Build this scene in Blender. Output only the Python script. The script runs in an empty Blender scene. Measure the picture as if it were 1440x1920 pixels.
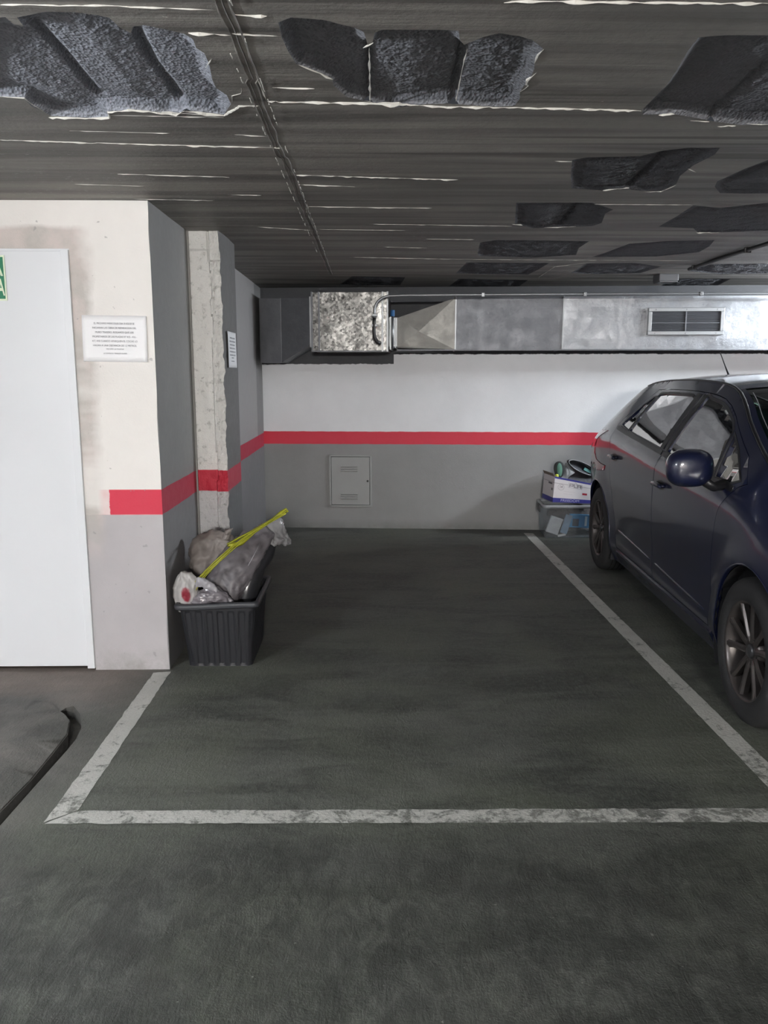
import bpy, bmesh, math, random
from mathutils import Vector, Matrix, noise
from mathutils.geometry import delaunay_2d_cdt
random.seed(7)
C = bpy.context.scene.collection
PI = math.pi

# ------------------------------------------------------------------ helpers
def tag(o, label=None, cat=None, group=None, kind=None):
    if label: o['label'] = label
    if cat: o['category'] = cat
    if group: o['group'] = group
    if kind: o['kind'] = kind
    return o
def thing(name, label, cat, loc=(0, 0, 0), rz=0, group=None):
    o = bpy.data.objects.new(name, None); C.objects.link(o)
    o.location = loc; o.rotation_euler = (0, 0, rz); o.empty_display_size = .1
    return tag(o, label, cat, group)
def obj(name, bm, mat, parent=None, smooth=False, mods=None, label=None):
    me = bpy.data.meshes.new(name); 
    if isinstance(bm, bmesh.types.BMesh):
        bm.to_mesh(me); bm.free()
    else: me = bm; me.name = name
    mats = mat if isinstance(mat, (list, tuple)) else [mat]
    if not me.materials:
        for m in mats: me.materials.append(m)
    if smooth:
        for p in me.polygons: p.use_smooth = True
    o = bpy.data.objects.new(name, me); C.objects.link(o)
    if parent: o.parent = parent
    if label: o['label'] = label
    if mods:
        for t, kw in mods:
            m = o.modifiers.new(t.lower(), t)
            for k, v in kw.items(): setattr(m, k, v)
    return o
def struct(name, bm, mat, **k):
    o = obj(name, bm, mat, **k); o['kind'] = 'structure'; return o
def BM(): return bmesh.new()
def box(bm, x0, x1, y0, y1, z0, z1, M=None, mi=0):
    vs = [bm.verts.new(Vector(p)) for p in ((x0,y0,z0),(x1,y0,z0),(x1,y1,z0),(x0,y1,z0),(x0,y0,z1),(x1,y0,z1),(x1,y1,z1),(x0,y1,z1))]
    if M:
        for v in vs: v.co = M @ v.co
    for f in ((0,3,2,1),(4,5,6,7),(0,1,5,4),(1,2,6,5),(2,3,7,6),(3,0,4,7)):
        bm.faces.new([vs[i] for i in f]).material_index = mi
    return vs
def rbox(bm, x0, x1, y0, y1, z0, z1, r=.01, seg=2, M=None):
    b = BM(); box(b, x0, x1, y0, y1, z0, z1)
    bmesh.ops.bevel(b, geom=b.edges[:], offset=r, segments=seg, profile=.6, affect='EDGES')
    join(bm, b, M)
def join(bm, b, M=None):
    mp = {}
    for v in b.verts: mp[v] = bm.verts.new(M @ v.co if M else v.co)
    for f in b.faces:
        try: g = bm.faces.new([mp[v] for v in f.verts]); g.material_index = f.material_index; g.smooth = f.smooth
        except ValueError: pass
    b.free()
def tube(bm, pts, r, n=10, cap=True, radii=None, flat=1.0):
    pts = [Vector(p) for p in pts]; rings = []; prev = None
    for i, p in enumerate(pts):
        t = (pts[min(i+1, len(pts)-1)] - pts[max(i-1, 0)]).normalized()
        if prev is None:
            a = Vector((0, 0, 1)) if abs(t.z) < .9 else Vector((1, 0, 0))
            u = t.cross(a).normalized()
        else: u = (prev - t*prev.dot(t)).normalized()
        prev = u; v = t.cross(u); rr = radii[i] if radii else r
        rings.append([bm.verts.new(p + u*math.cos(2*PI*k/n)*rr + v*math.sin(2*PI*k/n)*rr*flat) for k in range(n)])
    for a, b in zip(rings, rings[1:]):
        for k in range(n): bm.faces.new((a[k], a[(k+1) % n], b[(k+1) % n], b[k]))
    if cap:
        bm.faces.new(list(reversed(rings[0]))); bm.faces.new(rings[-1])
    return rings
def lathe(bm, prof, n=48, axis='x', M=None):
    rings = []
    for (a, r) in prof:
        ring = []
        for k in range(n):
            t = 2*PI*k/n
            p = Vector((a, r*math.cos(t), r*math.sin(t))) if axis == 'x' else Vector((r*math.cos(t), r*math.sin(t), a))
            ring.append(bm.verts.new(M @ p if M else p))
        rings.append(ring)
    for a, b in zip(rings, rings[1:]):
        for k in range(n): bm.faces.new((a[k], a[(k+1) % n], b[(k+1) % n], b[k]))
    return rings
def loft(bm, secs, close=True, cap=True):
    rings = [[bm.verts.new(Vector(p)) for p in s] for s in secs]
    n = len(rings[0])
    for a, b in zip(rings, rings[1:]):
        for k in range(n if close else n-1): bm.faces.new((a[k], a[(k+1) % n], b[(k+1) % n], b[k]))
    if cap and close:
        bm.faces.new(list(reversed(rings[0]))); bm.faces.new(rings[-1])
    return rings
def jitter(bm, amp, freq, seed=0, z=True):
    o = Vector((seed*3.1, seed*7.7, seed))
    bm.normal_update()
    for v in bm.verts:
        v.co += noise.noise_vector(v.co*freq + o)*amp
def inpoly(x, y, P):
    c = False; n = len(P); j = n-1
    for i in range(n):
        xi, yi = P[i]; xj, yj = P[j]
        if (yi > y) != (yj > y) and x < (xj-xi)*(y-yi)/(yj-yi)+xi: c = not c
        j = i
    return c
def resample(P, g, closed=True):
    out = []; n = len(P)
    for i in range(n if closed else n-1):
        a = P[i]; b = P[(i+1) % n]; d = math.hypot(b[0]-a[0], b[1]-a[1]); k = max(1, int(round(d/g)))
        for j in range(k): out.append((a[0]+(b[0]-a[0])*j/k, a[1]+(b[1]-a[1])*j/k))
    if not closed: out.append(P[-1])
    return out
def segdist(x, y, a, b):
    dx, dy = b[0]-a[0], b[1]-a[1]; L = dx*dx+dy*dy
    t = 0 if L == 0 else max(0, min(1, ((x-a[0])*dx+(y-a[1])*dy)/L))
    return math.hypot(x-a[0]-t*dx, y-a[1]-t*dy)
def linedist(x, y, P, closed=False):
    n = len(P)
    return min(segdist(x, y, P[i], P[(i+1) % n]) for i in range(n if closed else n-1))
def patch(outer, g, holes=(), fn=None, gb=None, flange=None, bound=None, flip=False):
    """fill a 2-D outline (with holes) with small triangles and carry each point to 3-D with fn"""
    gb = gb or g
    loops = [resample(outer, gb)] + [resample(h, gb) for h in holes]
    pts, edges = [], []
    for L in loops:
        s = len(pts); pts += L; edges += [(s+i, s+(i+1) % len(L)) for i in range(len(L))]
    nb = len(pts)
    xs = [p[0] for p in outer]; ys = [p[1] for p in outer]
    cell = {}
    for p in pts: cell.setdefault((int(math.floor(p[0]/g)), int(math.floor(p[1]/g))), []).append(p)
    def near(x, y):
        ci, cj = int(math.floor(x/g)), int(math.floor(y/g))
        for i in (-1, 0, 1):
            for j in (-1, 0, 1):
                for p in cell.get((ci+i, cj+j), ()):
                    if (p[0]-x)**2+(p[1]-y)**2 < (.5*g)**2: return True
        return False
    y = min(ys)+g*.5; row = 0
    while y < max(ys):
        x = min(xs)+(g*.5 if row % 2 else 0)+g*.25
        while x < max(xs):
            if inpoly(x, y, loops[0]) and not any(inpoly(x, y, h) for h in loops[1:]) and not near(x, y): pts.append((x, y))
            x += g
        y += g*.87; row += 1
    V, E, F, ov, oe, of = delaunay_2d_cdt([Vector(p) for p in pts], edges, [], 0, 1e-6, True)
    bm = BM(); vs = []
    for v in V:
        p = fn(v.x, v.y) if fn else (v.x, v.y, 0)
        vs.append(bm.verts.new(p))
    for f in F:
        cx = sum(V[i].x for i in f)/3; cy = sum(V[i].y for i in f)/3
        if inpoly(cx, cy, loops[0]) and not any(inpoly(cx, cy, h) for h in loops[1:]):
            ff = [vs[i] for i in f]
            if flip: ff.reverse()
            try: bm.faces.new(ff)
            except ValueError: pass
    bmesh.ops.delete(bm, geom=[v for v in bm.verts if not v.link_faces], context='VERTS')
    if flange:
        be = [e for e in bm.edges if len(e.link_faces) == 1]
        dup = {}
        for e in be:
            q = []
            for v in e.verts:
                if v not in dup: dup[v] = (bm.verts.new(v.co), bm.verts.new(v.co + Vector(flange)))
                q.append(dup[v])
            bm.faces.new((q[0][0], q[1][0], q[1][1], q[0][1]))
    return bm
def pchip(xs, ys, x):
    n = len(xs)
    if x <= xs[0]: return ys[0]
    if x >= xs[-1]: return ys[-1]
    i = 0
    while x > xs[i+1]: i += 1
    def slope(j):
        if j == 0 or j == n-1:
            return (ys[1]-ys[0])/(xs[1]-xs[0]) if j == 0 else (ys[-1]-ys[-2])/(xs[-1]-xs[-2])
        a = (ys[j]-ys[j-1])/(xs[j]-xs[j-1]); b = (ys[j+1]-ys[j])/(xs[j+1]-xs[j])
        return 0 if a*b <= 0 else 2*a*b/(a+b)
    h = xs[i+1]-xs[i]; t = (x-xs[i])/h; m0, m1 = slope(i), slope(i+1)
    return (2*t**3-3*t*t+1)*ys[i]+(t**3-2*t*t+t)*h*m0+(3*t*t-2*t**3)*ys[i+1]+(t**3-t*t)*h*m1
def text(body, size, parent, mat, M, name='lettering', ext=.0004, align='CENTER', sx=1, font_shear=0, bold=0):
    c = bpy.data.curves.new(name, 'FONT'); c.body = body; c.size = size; c.extrude = ext; c.align_x = align; c.align_y = 'CENTER'
    c.shear = font_shear; c.offset = bold
    t = bpy.data.objects.new('tmp', c); C.objects.link(t)
    bpy.context.view_layer.update()
    me = bpy.data.meshes.new_from_object(t.evaluated_get(bpy.context.evaluated_depsgraph_get()))
    C.objects.unlink(t); bpy.data.objects.remove(t)
    me.transform(M @ Matrix.Diagonal((sx, 1, 1, 1)))
    me.materials.clear()
    return obj(name, me, mat, parent)
FRONT = Matrix.Rotation(PI/2, 4, 'X')       # stands text up, facing -Y
def T(x, y, z): return Matrix.Translation((x, y, z))
def RZ(a): return Matrix.Rotation(a, 4, 'Z')
def RX(a): return Matrix.Rotation(a, 4, 'X')
def RY(a): return Matrix.Rotation(a, 4, 'Y')

# ------------------------------------------------------------------ materials
class Mt:
    def __init__(s, name, color=(.5,.5,.5), rough=.6, metal=0, **k):
        s.m = bpy.data.materials.new(name); s.m.use_nodes = True
        s.t = s.m.node_tree; s.b = s.t.nodes['Principled BSDF']
        s.b.inputs['Base Color'].default_value = (*color, 1); s.b.inputs['Roughness'].default_value = rough
        s.b.inputs['Metallic'].default_value = metal
        for kk, v in k.items(): s.b.inputs[kk.replace('_', ' ')].default_value = v
        s.co = None
    def n(s, ty, **k):
        nd = s.t.nodes.new(ty)
        for a, v in k.items(): setattr(nd, a, v)
        return nd
    def l(s, a, b): s.t.links.new(a, b)
    def coord(s, scale=(1,1,1), rot=(0,0,0), loc=(0,0,0)):
        tc = s.n('ShaderNodeTexCoord'); mp = s.n('ShaderNodeMapping')
        mp.inputs['Scale'].default_value = scale; mp.inputs['Rotation'].default_value = rot; mp.inputs['Location'].default_value = loc
        s.l(tc.outputs['Object'], mp.inputs['Vector']); return mp.outputs['Vector']
    def noise(s, scale, detail=4, rough=.55, vec=None, dist=0):
        nd = s.n('ShaderNodeTexNoise'); nd.inputs['Scale'].default_value = scale; nd.inputs['Detail'].default_value = detail
        nd.inputs['Roughness'].default_value = rough; nd.inputs['Distortion'].default_value = dist
        s.l(vec or s.coord(), nd.inputs['Vector']); return nd.outputs['Fac']
    def ramp(s, fac, stops):
        nd = s.n('ShaderNodeValToRGB'); r = nd.color_ramp
        while len(r.elements) < len(stops): r.elements.new(.5)
        for e, (p, c) in zip(r.elements, stops):
            e.position = p; e.color = (*c, 1) if len(c) == 3 else c
        s.l(fac, nd.inputs['Fac']); return nd.outputs['Color']
    def mix(s, fac, a, b, mode='MIX'):
        nd = s.n('ShaderNodeMix', data_type='RGBA', blend_type=mode)
        for i, v in ((0, fac), (6, a), (7, b)):
            if hasattr(v, 'links'): s.l(v, nd.inputs[i])
            else: nd.inputs[i].default_value = v if i == 0 else (*v, 1)
        return nd.outputs[2]
    def math(s, op, a, b=None, c=None, clamp=False):
        nd = s.n('ShaderNodeMath', operation=op, use_clamp=clamp)
        for i, v in enumerate((a, b, c)):
            if v is None: continue
            if hasattr(v, 'links'): s.l(v, nd.inputs[i])
            else: nd.inputs[i].default_value = v
        return nd.outputs[0]
    def sep(s, vec=None):
        nd = s.n('ShaderNodeSeparateXYZ'); s.l(vec or s.coord(), nd.inputs[0]); return nd.outputs
    def bump(s, h, dist=.01, strength=1):
        nd = s.n('ShaderNodeBump'); nd.inputs['Distance'].default_value = dist; nd.inputs['Strength'].default_value = strength
        s.l(h, nd.inputs['Height']); s.l(nd.outputs['Normal'], s.b.inputs['Normal'])
    def color(s, c): s.l(c, s.b.inputs['Base Color'])
    def rough(s, c): s.l(c, s.b.inputs['Roughness'])
def simple(name, c, rough=.6, metal=0, var=0, vs=8, bump=0, bs=60, **k):
    m = Mt(name, c, rough, metal, **k)
    if var:
        m.color(m.mix(m.math('MULTIPLY', m.noise(vs, 5), 1), tuple(x*(1-var) for x in c), tuple(min(1, x*(1+var)) for x in c)))
    if bump: m.bump(m.noise(bs, 3), bump)
    return m.m
def step(m, v, edge, w=.002):    # smooth 0..1 threshold
    return m.math('MULTIPLY', m.math('ADD', v, -edge+w/2), 1/w, clamp=True)
LAMP_A, LAMP_B, LAMP_C, EXPOSURE = 132, 240, 740, 2.0
PATCHES = {
 'A': ([(-0.862, 1.89), (-0.777, 1.878), (-0.775, 1.913), (-0.758, 1.926), (-0.753, 1.88), (-0.681, 1.851), (-0.621, 1.853), (-0.58, 1.865), (-0.556, 1.877), (-0.549, 1.928), (-0.533, 1.956), (-0.518, 1.922), (-0.492, 1.913), (-0.451, 1.935), (-0.415, 1.957), (-0.401, 1.988), (-0.405, 2.037), (-0.392, 2.068), (-0.394, 2.135), (-0.407, 2.244), (-0.409, 2.303), (-0.39, 2.357), (-0.391, 2.432), (-0.428, 2.527), (-0.456, 2.513), (-0.485, 2.504), (-0.529, 2.49), (-0.567, 2.52), (-0.585, 2.53), (-0.624, 2.501), (-0.654, 2.497), (-0.697, 2.488), (-0.759, 2.503), (-0.773, 2.558), (-0.8, 2.568), (-0.86, 2.559), (-0.942, 2.546), (-0.948, 2.502), (-0.963, 2.464), (-0.957, 2.397), (-0.988, 2.384), (-1.101, 2.378)], [[(-0.752, 1.959), (-0.751, 2.107), (-0.757, 2.27), (-0.765, 2.394), (-0.757, 2.438)], [(-0.522, 1.936), (-0.537, 2.039), (-0.547, 2.209), (-0.54, 2.347), (-0.54, 2.485)]]),
 'B': ([(-0.197, 1.895), (-0.168, 1.87), (-0.128, 1.875), (-0.094, 1.882), (-0.061, 1.903), (-0.032, 1.919), (-0.012, 1.941), (-0.003, 2.015), (0.007, 2.011), (0.012, 1.946), (0.027, 1.929), (0.08, 1.928), (0.163, 1.927), (0.199, 1.932), (0.207, 1.981), (0.22, 2.008), (0.231, 1.995), (0.257, 1.965), (0.29, 1.942), (0.341, 1.958), (0.375, 1.981), (0.406, 2.023), (0.409, 2.071), (0.403, 2.104), (0.413, 2.156), (0.415, 2.211), (0.411, 2.261), (0.407, 2.318), (0.417, 2.373), (0.413, 2.432), (0.361, 2.442), (0.284, 2.429), (0.222, 2.417), (0.162, 2.422), (0.103, 2.446), (0.065, 2.456), (0.026, 2.425), (-0.004, 2.403), (-0.062, 2.368), (-0.095, 2.278), (-0.096, 2.239), (-0.125, 2.194), (-0.18, 2.131), (-0.192, 2.049), (-0.198, 1.973)], [[(0.001, 1.999), (0.002, 2.128), (0.001, 2.402)], [(0.223, 2.008), (0.227, 2.159), (0.237, 2.421)]]),
 'C': ([(0.746, 1.957), (0.802, 1.944), (0.898, 1.943), (1.042, 1.94), (1.423, 2.603), (1.221, 2.596), (1.139, 2.598), (1.044, 2.568), (0.983, 2.538), (0.906, 2.504), (0.849, 2.5), (0.804, 2.506), (0.788, 2.458), (0.787, 2.367), (0.786, 2.263), (0.771, 2.15), (0.752, 2.033)], [[(1.031, 2.557), (1.026, 2.385), (1.016, 2.182)]]),
 'D': ([(0.723, 3.015), (0.765, 2.979), (0.948, 2.961), (0.999, 2.892), (1.075, 2.852), (1.183, 2.85), (1.201, 2.936), (1.185, 3.081), (1.197, 3.242), (1.233, 3.374), (1.217, 3.498), (1.128, 3.5), (1.06, 3.462), (0.97, 3.492), (0.831, 3.456), (0.776, 3.249)], [[(1.065, 3.442), (1.046, 3.162), (1.022, 2.905)]]),
 'E': ([(1.407, 3.417), (1.378, 3.326), (1.398, 3.116), (1.422, 3.003), (1.498, 2.931), (1.817, 3.528), (1.597, 3.542), (1.479, 3.534)], []),
 'F': ([(0.654, 3.741), (0.992, 3.735), (1.133, 3.886), (1.121, 3.974), (1.174, 4.22), (1.149, 4.31), (0.858, 4.376), (0.739, 4.257)], [[(0.984, 4.312), (0.938, 3.759)]]),
 'G': ([(1.499, 4.319), (1.488, 4.033), (1.466, 3.784), (1.613, 3.841), (1.776, 3.721), (1.919, 3.719), (2.274, 4.384), (1.785, 4.506), (1.698, 4.362)], []),
 'H': ([(0.682, 5.269), (0.642, 4.85), (0.721, 4.754), (1.264, 4.782), (1.269, 5.04), (1.326, 5.328), (1.075, 5.453), (0.715, 5.386)], []),
 'I': ([(1.455, 5.422), (1.491, 5.188), (1.524, 4.873), (1.708, 4.774), (1.969, 4.732), (2.036, 4.965), (2.068, 5.2), (1.865, 5.39)], []),
 'J': ([(0.654, 6.284), (0.664, 5.691), (1.238, 5.708), (1.236, 6.052), (1.22, 6.374), (0.845, 6.347)], []),
 'K': ([(1.524, 6.269), (1.502, 5.73), (1.826, 5.698), (2.08, 5.889), (2.051, 6.26), (1.745, 6.331)], []),
 'L': ([(2.365, 6.126), (2.375, 5.771), (2.721, 5.71), (3.031, 5.873), (3.103, 6.242), (2.686, 6.315)], []),
 'N': ([(-0.27, 7.159), (-0.14, 6.5), (0.281, 6.564), (0.261, 7.15)], []),
 'O': ([(0.688, 7.272), (0.716, 6.666), (1.29, 6.731), (1.307, 7.306)], []),
 'P': ([(2.544, 7.241), (2.436, 6.636), (2.909, 6.628), (3.037, 7.232)], []),
}
RIDGES = [
 ([(-0.761, 1.818), (-0.543, 1.819), (-0.326, 1.837)], 4),
 ([(-0.405, 1.951), (-0.313, 1.963)], 6),
 ([(-0.288, 1.857), (-0.218, 1.864)], 6),
 ([(-0.307, 1.952), (-0.207, 1.967)], 5),
 ([(-1.015, 2.38), (-0.955, 2.392), (-0.955, 2.446), (-0.945, 2.511)], 3),
 ([(-0.953, 2.556), (-0.8, 2.568), (-0.773, 2.558), (-0.76, 2.508), (-0.697, 2.488), (-0.654, 2.497), (-0.597, 2.515), (-0.567, 2.52), (-0.538, 2.495), (-0.501, 2.504), (-0.429, 2.532), (-0.408, 2.502), (-0.368, 2.445), (-0.31, 2.444)], 7),
 ([(-0.767, 2.538), (-0.432, 2.552)], 3),
 ([(-0.287, 2.407), (0.011, 2.416), (0.224, 2.444), (0.47, 2.449), (0.786, 2.467)], 7),
 ([(-0.174, 2.138), (-0.125, 2.194), (-0.094, 2.235)], 4),
 ([(-0.259, 2.297), (-0.146, 2.303)], 4),
 ([(-1.204, 2.797), (-0.766, 2.838), (-0.293, 2.875)], 5),
 ([(-0.962, 3.245), (-0.544, 3.289)], 4),
 ([(-0.282, 3.25), (0.056, 3.287), (0.35, 3.317)], 5),
 ([(-0.282, 3.409), (-0.061, 3.442)], 4),
 ([(-1.185, 3.415), (-0.917, 3.448)], 3),
 ([(-1.031, 3.692), (-0.688, 3.719)], 3),
 ([(-0.294, 3.838), (0.017, 3.856), (0.287, 3.864)], 4),
 ([(-0.598, 3.6), (-0.463, 3.608)], 3),
 ([(-0.59, 4.355), (-0.293, 4.46)], 3),
 ([(-0.263, 4.427), (0.19, 4.451)], 3),
 ([(0.851, 2.505), (0.896, 2.499)], 6),
 ([(0.967, 2.559), (1.028, 2.568)], 6),
 ([(1.07, 2.61), (1.125, 2.603)], 5),
 ([(1.15, 2.587), (1.221, 2.596)], 4),
 ([(0.664, 3.031), (0.727, 3.037)], 4),
 ([(0.97, 3.492), (1.065, 3.442)], 5),
 ([(1.157, 3.519), (1.221, 3.508), (1.24, 3.392)], 4),
 ([(1.013, 3.769), (1.462, 3.773)], 3),
 ([(0.911, 4.36), (1.07, 4.326)], 4),
 ([(1.183, 3.128), (1.236, 3.183)], 4),
 ([(1.764, 4.49), (1.893, 4.488)], 5),
 ([(0.019, 4.269), (0.736, 4.317)], 3),
 ([(0.725, 4.257), (0.785, 4.286)], 5),
 ([(-0.134, 5.449), (0.557, 5.536)], 3),
 ([(0.557, 5.536), (2.188, 5.585)], 3),
 ([(0.322, 4.724), (0.597, 4.737)], 3),
 ([(1.97, 7.478), (3.665, 7.545)], 4),
 ([(0.086, 5.019), (0.346, 5.056)], 3),
 ([(0.41, 2.029), (0.403, 2.064), (0.405, 2.114)], 4),
 ([(0.422, 2.178), (0.412, 2.23), (0.411, 2.261), (0.422, 2.269), (0.407, 2.318)], 4),
 ([(-0.0, 2.03), (0.002, 2.402)], 4),
 ([(0.23, 2.032), (0.231, 2.124), (0.242, 2.398)], 3),
 ([(-0.381, 2.101), (-0.408, 2.16)], 4),
 ([(-0.342, 2.302), (-0.349, 2.344), (-0.377, 2.365), (-0.383, 2.409)], 4),
 ([(0.276, 1.786), (0.336, 1.785), (0.82, 1.786)], 6),
 ([(-0.445, 1.867), (-0.43, 1.872)], 10),
 ([(-0.429, 2.724), (-0.33, 2.746)], 4),
 ([(-0.608, 2.501), (-0.46, 2.532)], 4),
 ([(0.01, 1.999), (-0.015, 2.03)], 5),
 ([(1.338, 6.546), (1.319, 5.902), (1.546, 5.623)], 3),
 ([(-0.285, 3.814), (-0.297, 3.935), (-0.291, 4.427)], 4),
 ([(-0.289, 2.205), (-0.287, 2.407)], 3),
 ([(-0.941, 2.693), (-0.63, 2.716)], 3),
]
INNER = [(-1.223, 2.173), (-1.218, 2.438), (-1.203, 2.654), (-1.206, 2.883), (-1.209, 3.011), (-1.248, 3.141), (-1.292, 3.205), (-1.325, 3.238)]
OUTER = [(-1.191, 2.109), (-1.183, 2.362), (-1.175, 2.587), (-1.163, 2.886), (-1.163, 2.977), (-1.18, 3.089), (-1.233, 3.214), (-1.288, 3.292), (-1.314, 3.276)]
# ------------------------------------------------------------------ setting: dimensions in metres
ZC = 2.17                                   # ceiling height
def YB(x): return 7.38 - .07*(x + .95)      # the back wall runs slightly askew
XS = -.978                                  # side face of the door wall and of the bay

def banded(name, upper, lower, z0, z1, stains=None, red=(.58, .025, .055), bumpd=.0015):
    m = Mt(name, upper, .62); co = m.coord(); S = m.sep(co)
    wob = m.math('MULTIPLY', m.math('SUBTRACT', m.noise(9, 3, vec=co), .5), .009)
    z = m.math('ADD', S[2], wob)
    n1 = m.noise(2.2, 6, .6, co); n2 = m.noise(25, 4, .6, co)
    up = m.mix(m.ramp(n1, [(.35, (0,0,0)), (.75, (1,1,1))]), upper, tuple(c*.9 for c in upper))
    lo = m.mix(m.ramp(n1, [(.3, (0,0,0)), (.75, (1,1,1))]), lower, tuple(c*.84 for c in lower))
    c = m.mix(step(m, z, z0), lo, red); c = m.mix(step(m, z, z1), c, up)
    if stains: c = stains(m, c, S, co)
    m.color(c)
    h = m.math('ADD', m.math('MULTIPLY', n2, .5), m.math('MULTIPLY', m.noise(140, 2, .5, co), .5))
    m.bump(h, bumpd)
    m.rough(m.ramp(n2, [(0, (.5,)*3), (1, (.75,)*3)]))
    return m.m

def st_back(m, c, S, co):
    # bare dark concrete above the paint line, lower under the big duct box
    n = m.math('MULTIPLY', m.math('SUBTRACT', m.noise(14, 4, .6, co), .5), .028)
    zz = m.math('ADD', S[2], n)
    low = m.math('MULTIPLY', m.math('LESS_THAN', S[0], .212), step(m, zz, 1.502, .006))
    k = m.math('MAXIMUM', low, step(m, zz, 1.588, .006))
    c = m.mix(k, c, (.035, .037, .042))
    # grime just above the floor
    g = m.math('MULTIPLY', m.math('SUBTRACT', 1, step(m, S[2], .05, .08)), m.noise(11, 5, .7, co))
    return m.mix(g, c, (.13, .13, .125))
def st_door(m, c, S, co):
    # unpainted render left around the door frame
    n = m.math('MULTIPLY', m.math('SUBTRACT', m.noise(3.2, 5, .62, co), .5), .15)
    x = m.math('ADD', S[0], n)
    side = m.math('MULTIPLY', m.math('SUBTRACT', 1, step(m, x, -1.262, .05)), step(m, S[2], .64, .25))
    side = m.math('MULTIPLY', side, m.math('SUBTRACT', 1, step(m, m.math('ADD', S[2], n), 2.02, .05)))
    side = m.math('MULTIPLY', side, m.ramp(m.noise(1.9, 4, .6, m.coord(scale=(.4, 1, 1.6), loc=(3.3, 0, 1.2))), [(.40, (.25,)*3), (.52, (1,)*3)]))
    top = m.math('MULTIPLY', step(m, S[2], 1.9, .06), m.math('SUBTRACT', 1, step(m, m.math('ADD', m.math('MULTIPLY', n, .35), S[2]), 2.055, .02)))
    top = m.math('MULTIPLY', top, m.math('SUBTRACT', 1, step(m, x, -1.27, .08)))
    k = m.math('MAXIMUM', side, top)
    pl = m.mix(m.noise(7, 5, .6, co), (.52, .49, .46), (.36, .335, .30))
    pk = m.mix(m.ramp(m.noise(5, 5, .6, co), [(.45, (0,0,0)), (.6, (1,1,1))]), pl, (.56, .49, .46))
    c = m.mix(m.math('MULTIPLY', k, .85), c, pk)
    # red paint that fades out before the bare strip
    zb = m.math('MULTIPLY', step(m, S[2], .765, .004), m.math('SUBTRACT', 1, step(m, S[2], .884, .004)))
    sm = m.math('MULTIPLY', m.math('MULTIPLY', zb, step(m, S[0], -1.262, .03)), .45)
    c = m.mix(m.math('MULTIPLY', sm, m.noise(16, 3, .6, co)), c, (.6, .08, .12))
    solid = m.math('MULTIPLY', zb, step(m, m.math('ADD', S[0], m.math('MULTIPLY', m.math('SUBTRACT', m.noise(22, 3, .6, co), .5), .02)), -1.222, .003))
    c = m.mix(solid, c, (.6, .03, .065))
    g = m.math('MULTIPLY', m.math('SUBTRACT', 1, step(m, S[2], .07, .14)), m.ramp(m.noise(8, 5, .7, co), [(.4, (0,0,0)), (.7, (1,1,1))]))
    c = m.mix(g, c, (.30, .29, .27))
    sc = m.ramp(m.noise(30, 2, .4, co), [(.73, (0,0,0)), (.76, (1,1,1))])
    return m.mix(m.math('MULTIPLY', sc, .5), c, (.25, .24, .24))
def st_side(m, c, S, co):
    # grey render up to the corner, white paint only on the last stretch
    k = m.math('MULTIPLY', step(m, S[2], .884, .004), m.math('SUBTRACT', 1, step(m, m.math('ADD', S[1], m.math('MULTIPLY', m.noise(9, 3, .5, co), .02)), 7.0, .006)))
    k = m.math('MULTIPLY', k, step(m, S[1], 4.6, .01))
    return m.mix(k, c, (.33, .32, .315))

WHITE = (.78, .79, .81); GREY = (.27, .27, .27)
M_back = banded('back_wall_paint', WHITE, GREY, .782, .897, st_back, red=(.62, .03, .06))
M_side = banded('side_wall_paint', (.225, .222, .218), (.20, .195, .20), .765, .884, st_side, red=(.42, .03, .06))
M_doorwall = banded('door_wall_paint', (.79, .765, .73), (.47, .45, .46), .765, .765, st_door)
M_far = banded('garage_paint', WHITE, GREY, .78, .9)
M_darkconc = simple('dark_concrete', (.09, .088, .082), .9, var=.3, bump=.004, bs=30)

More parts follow.
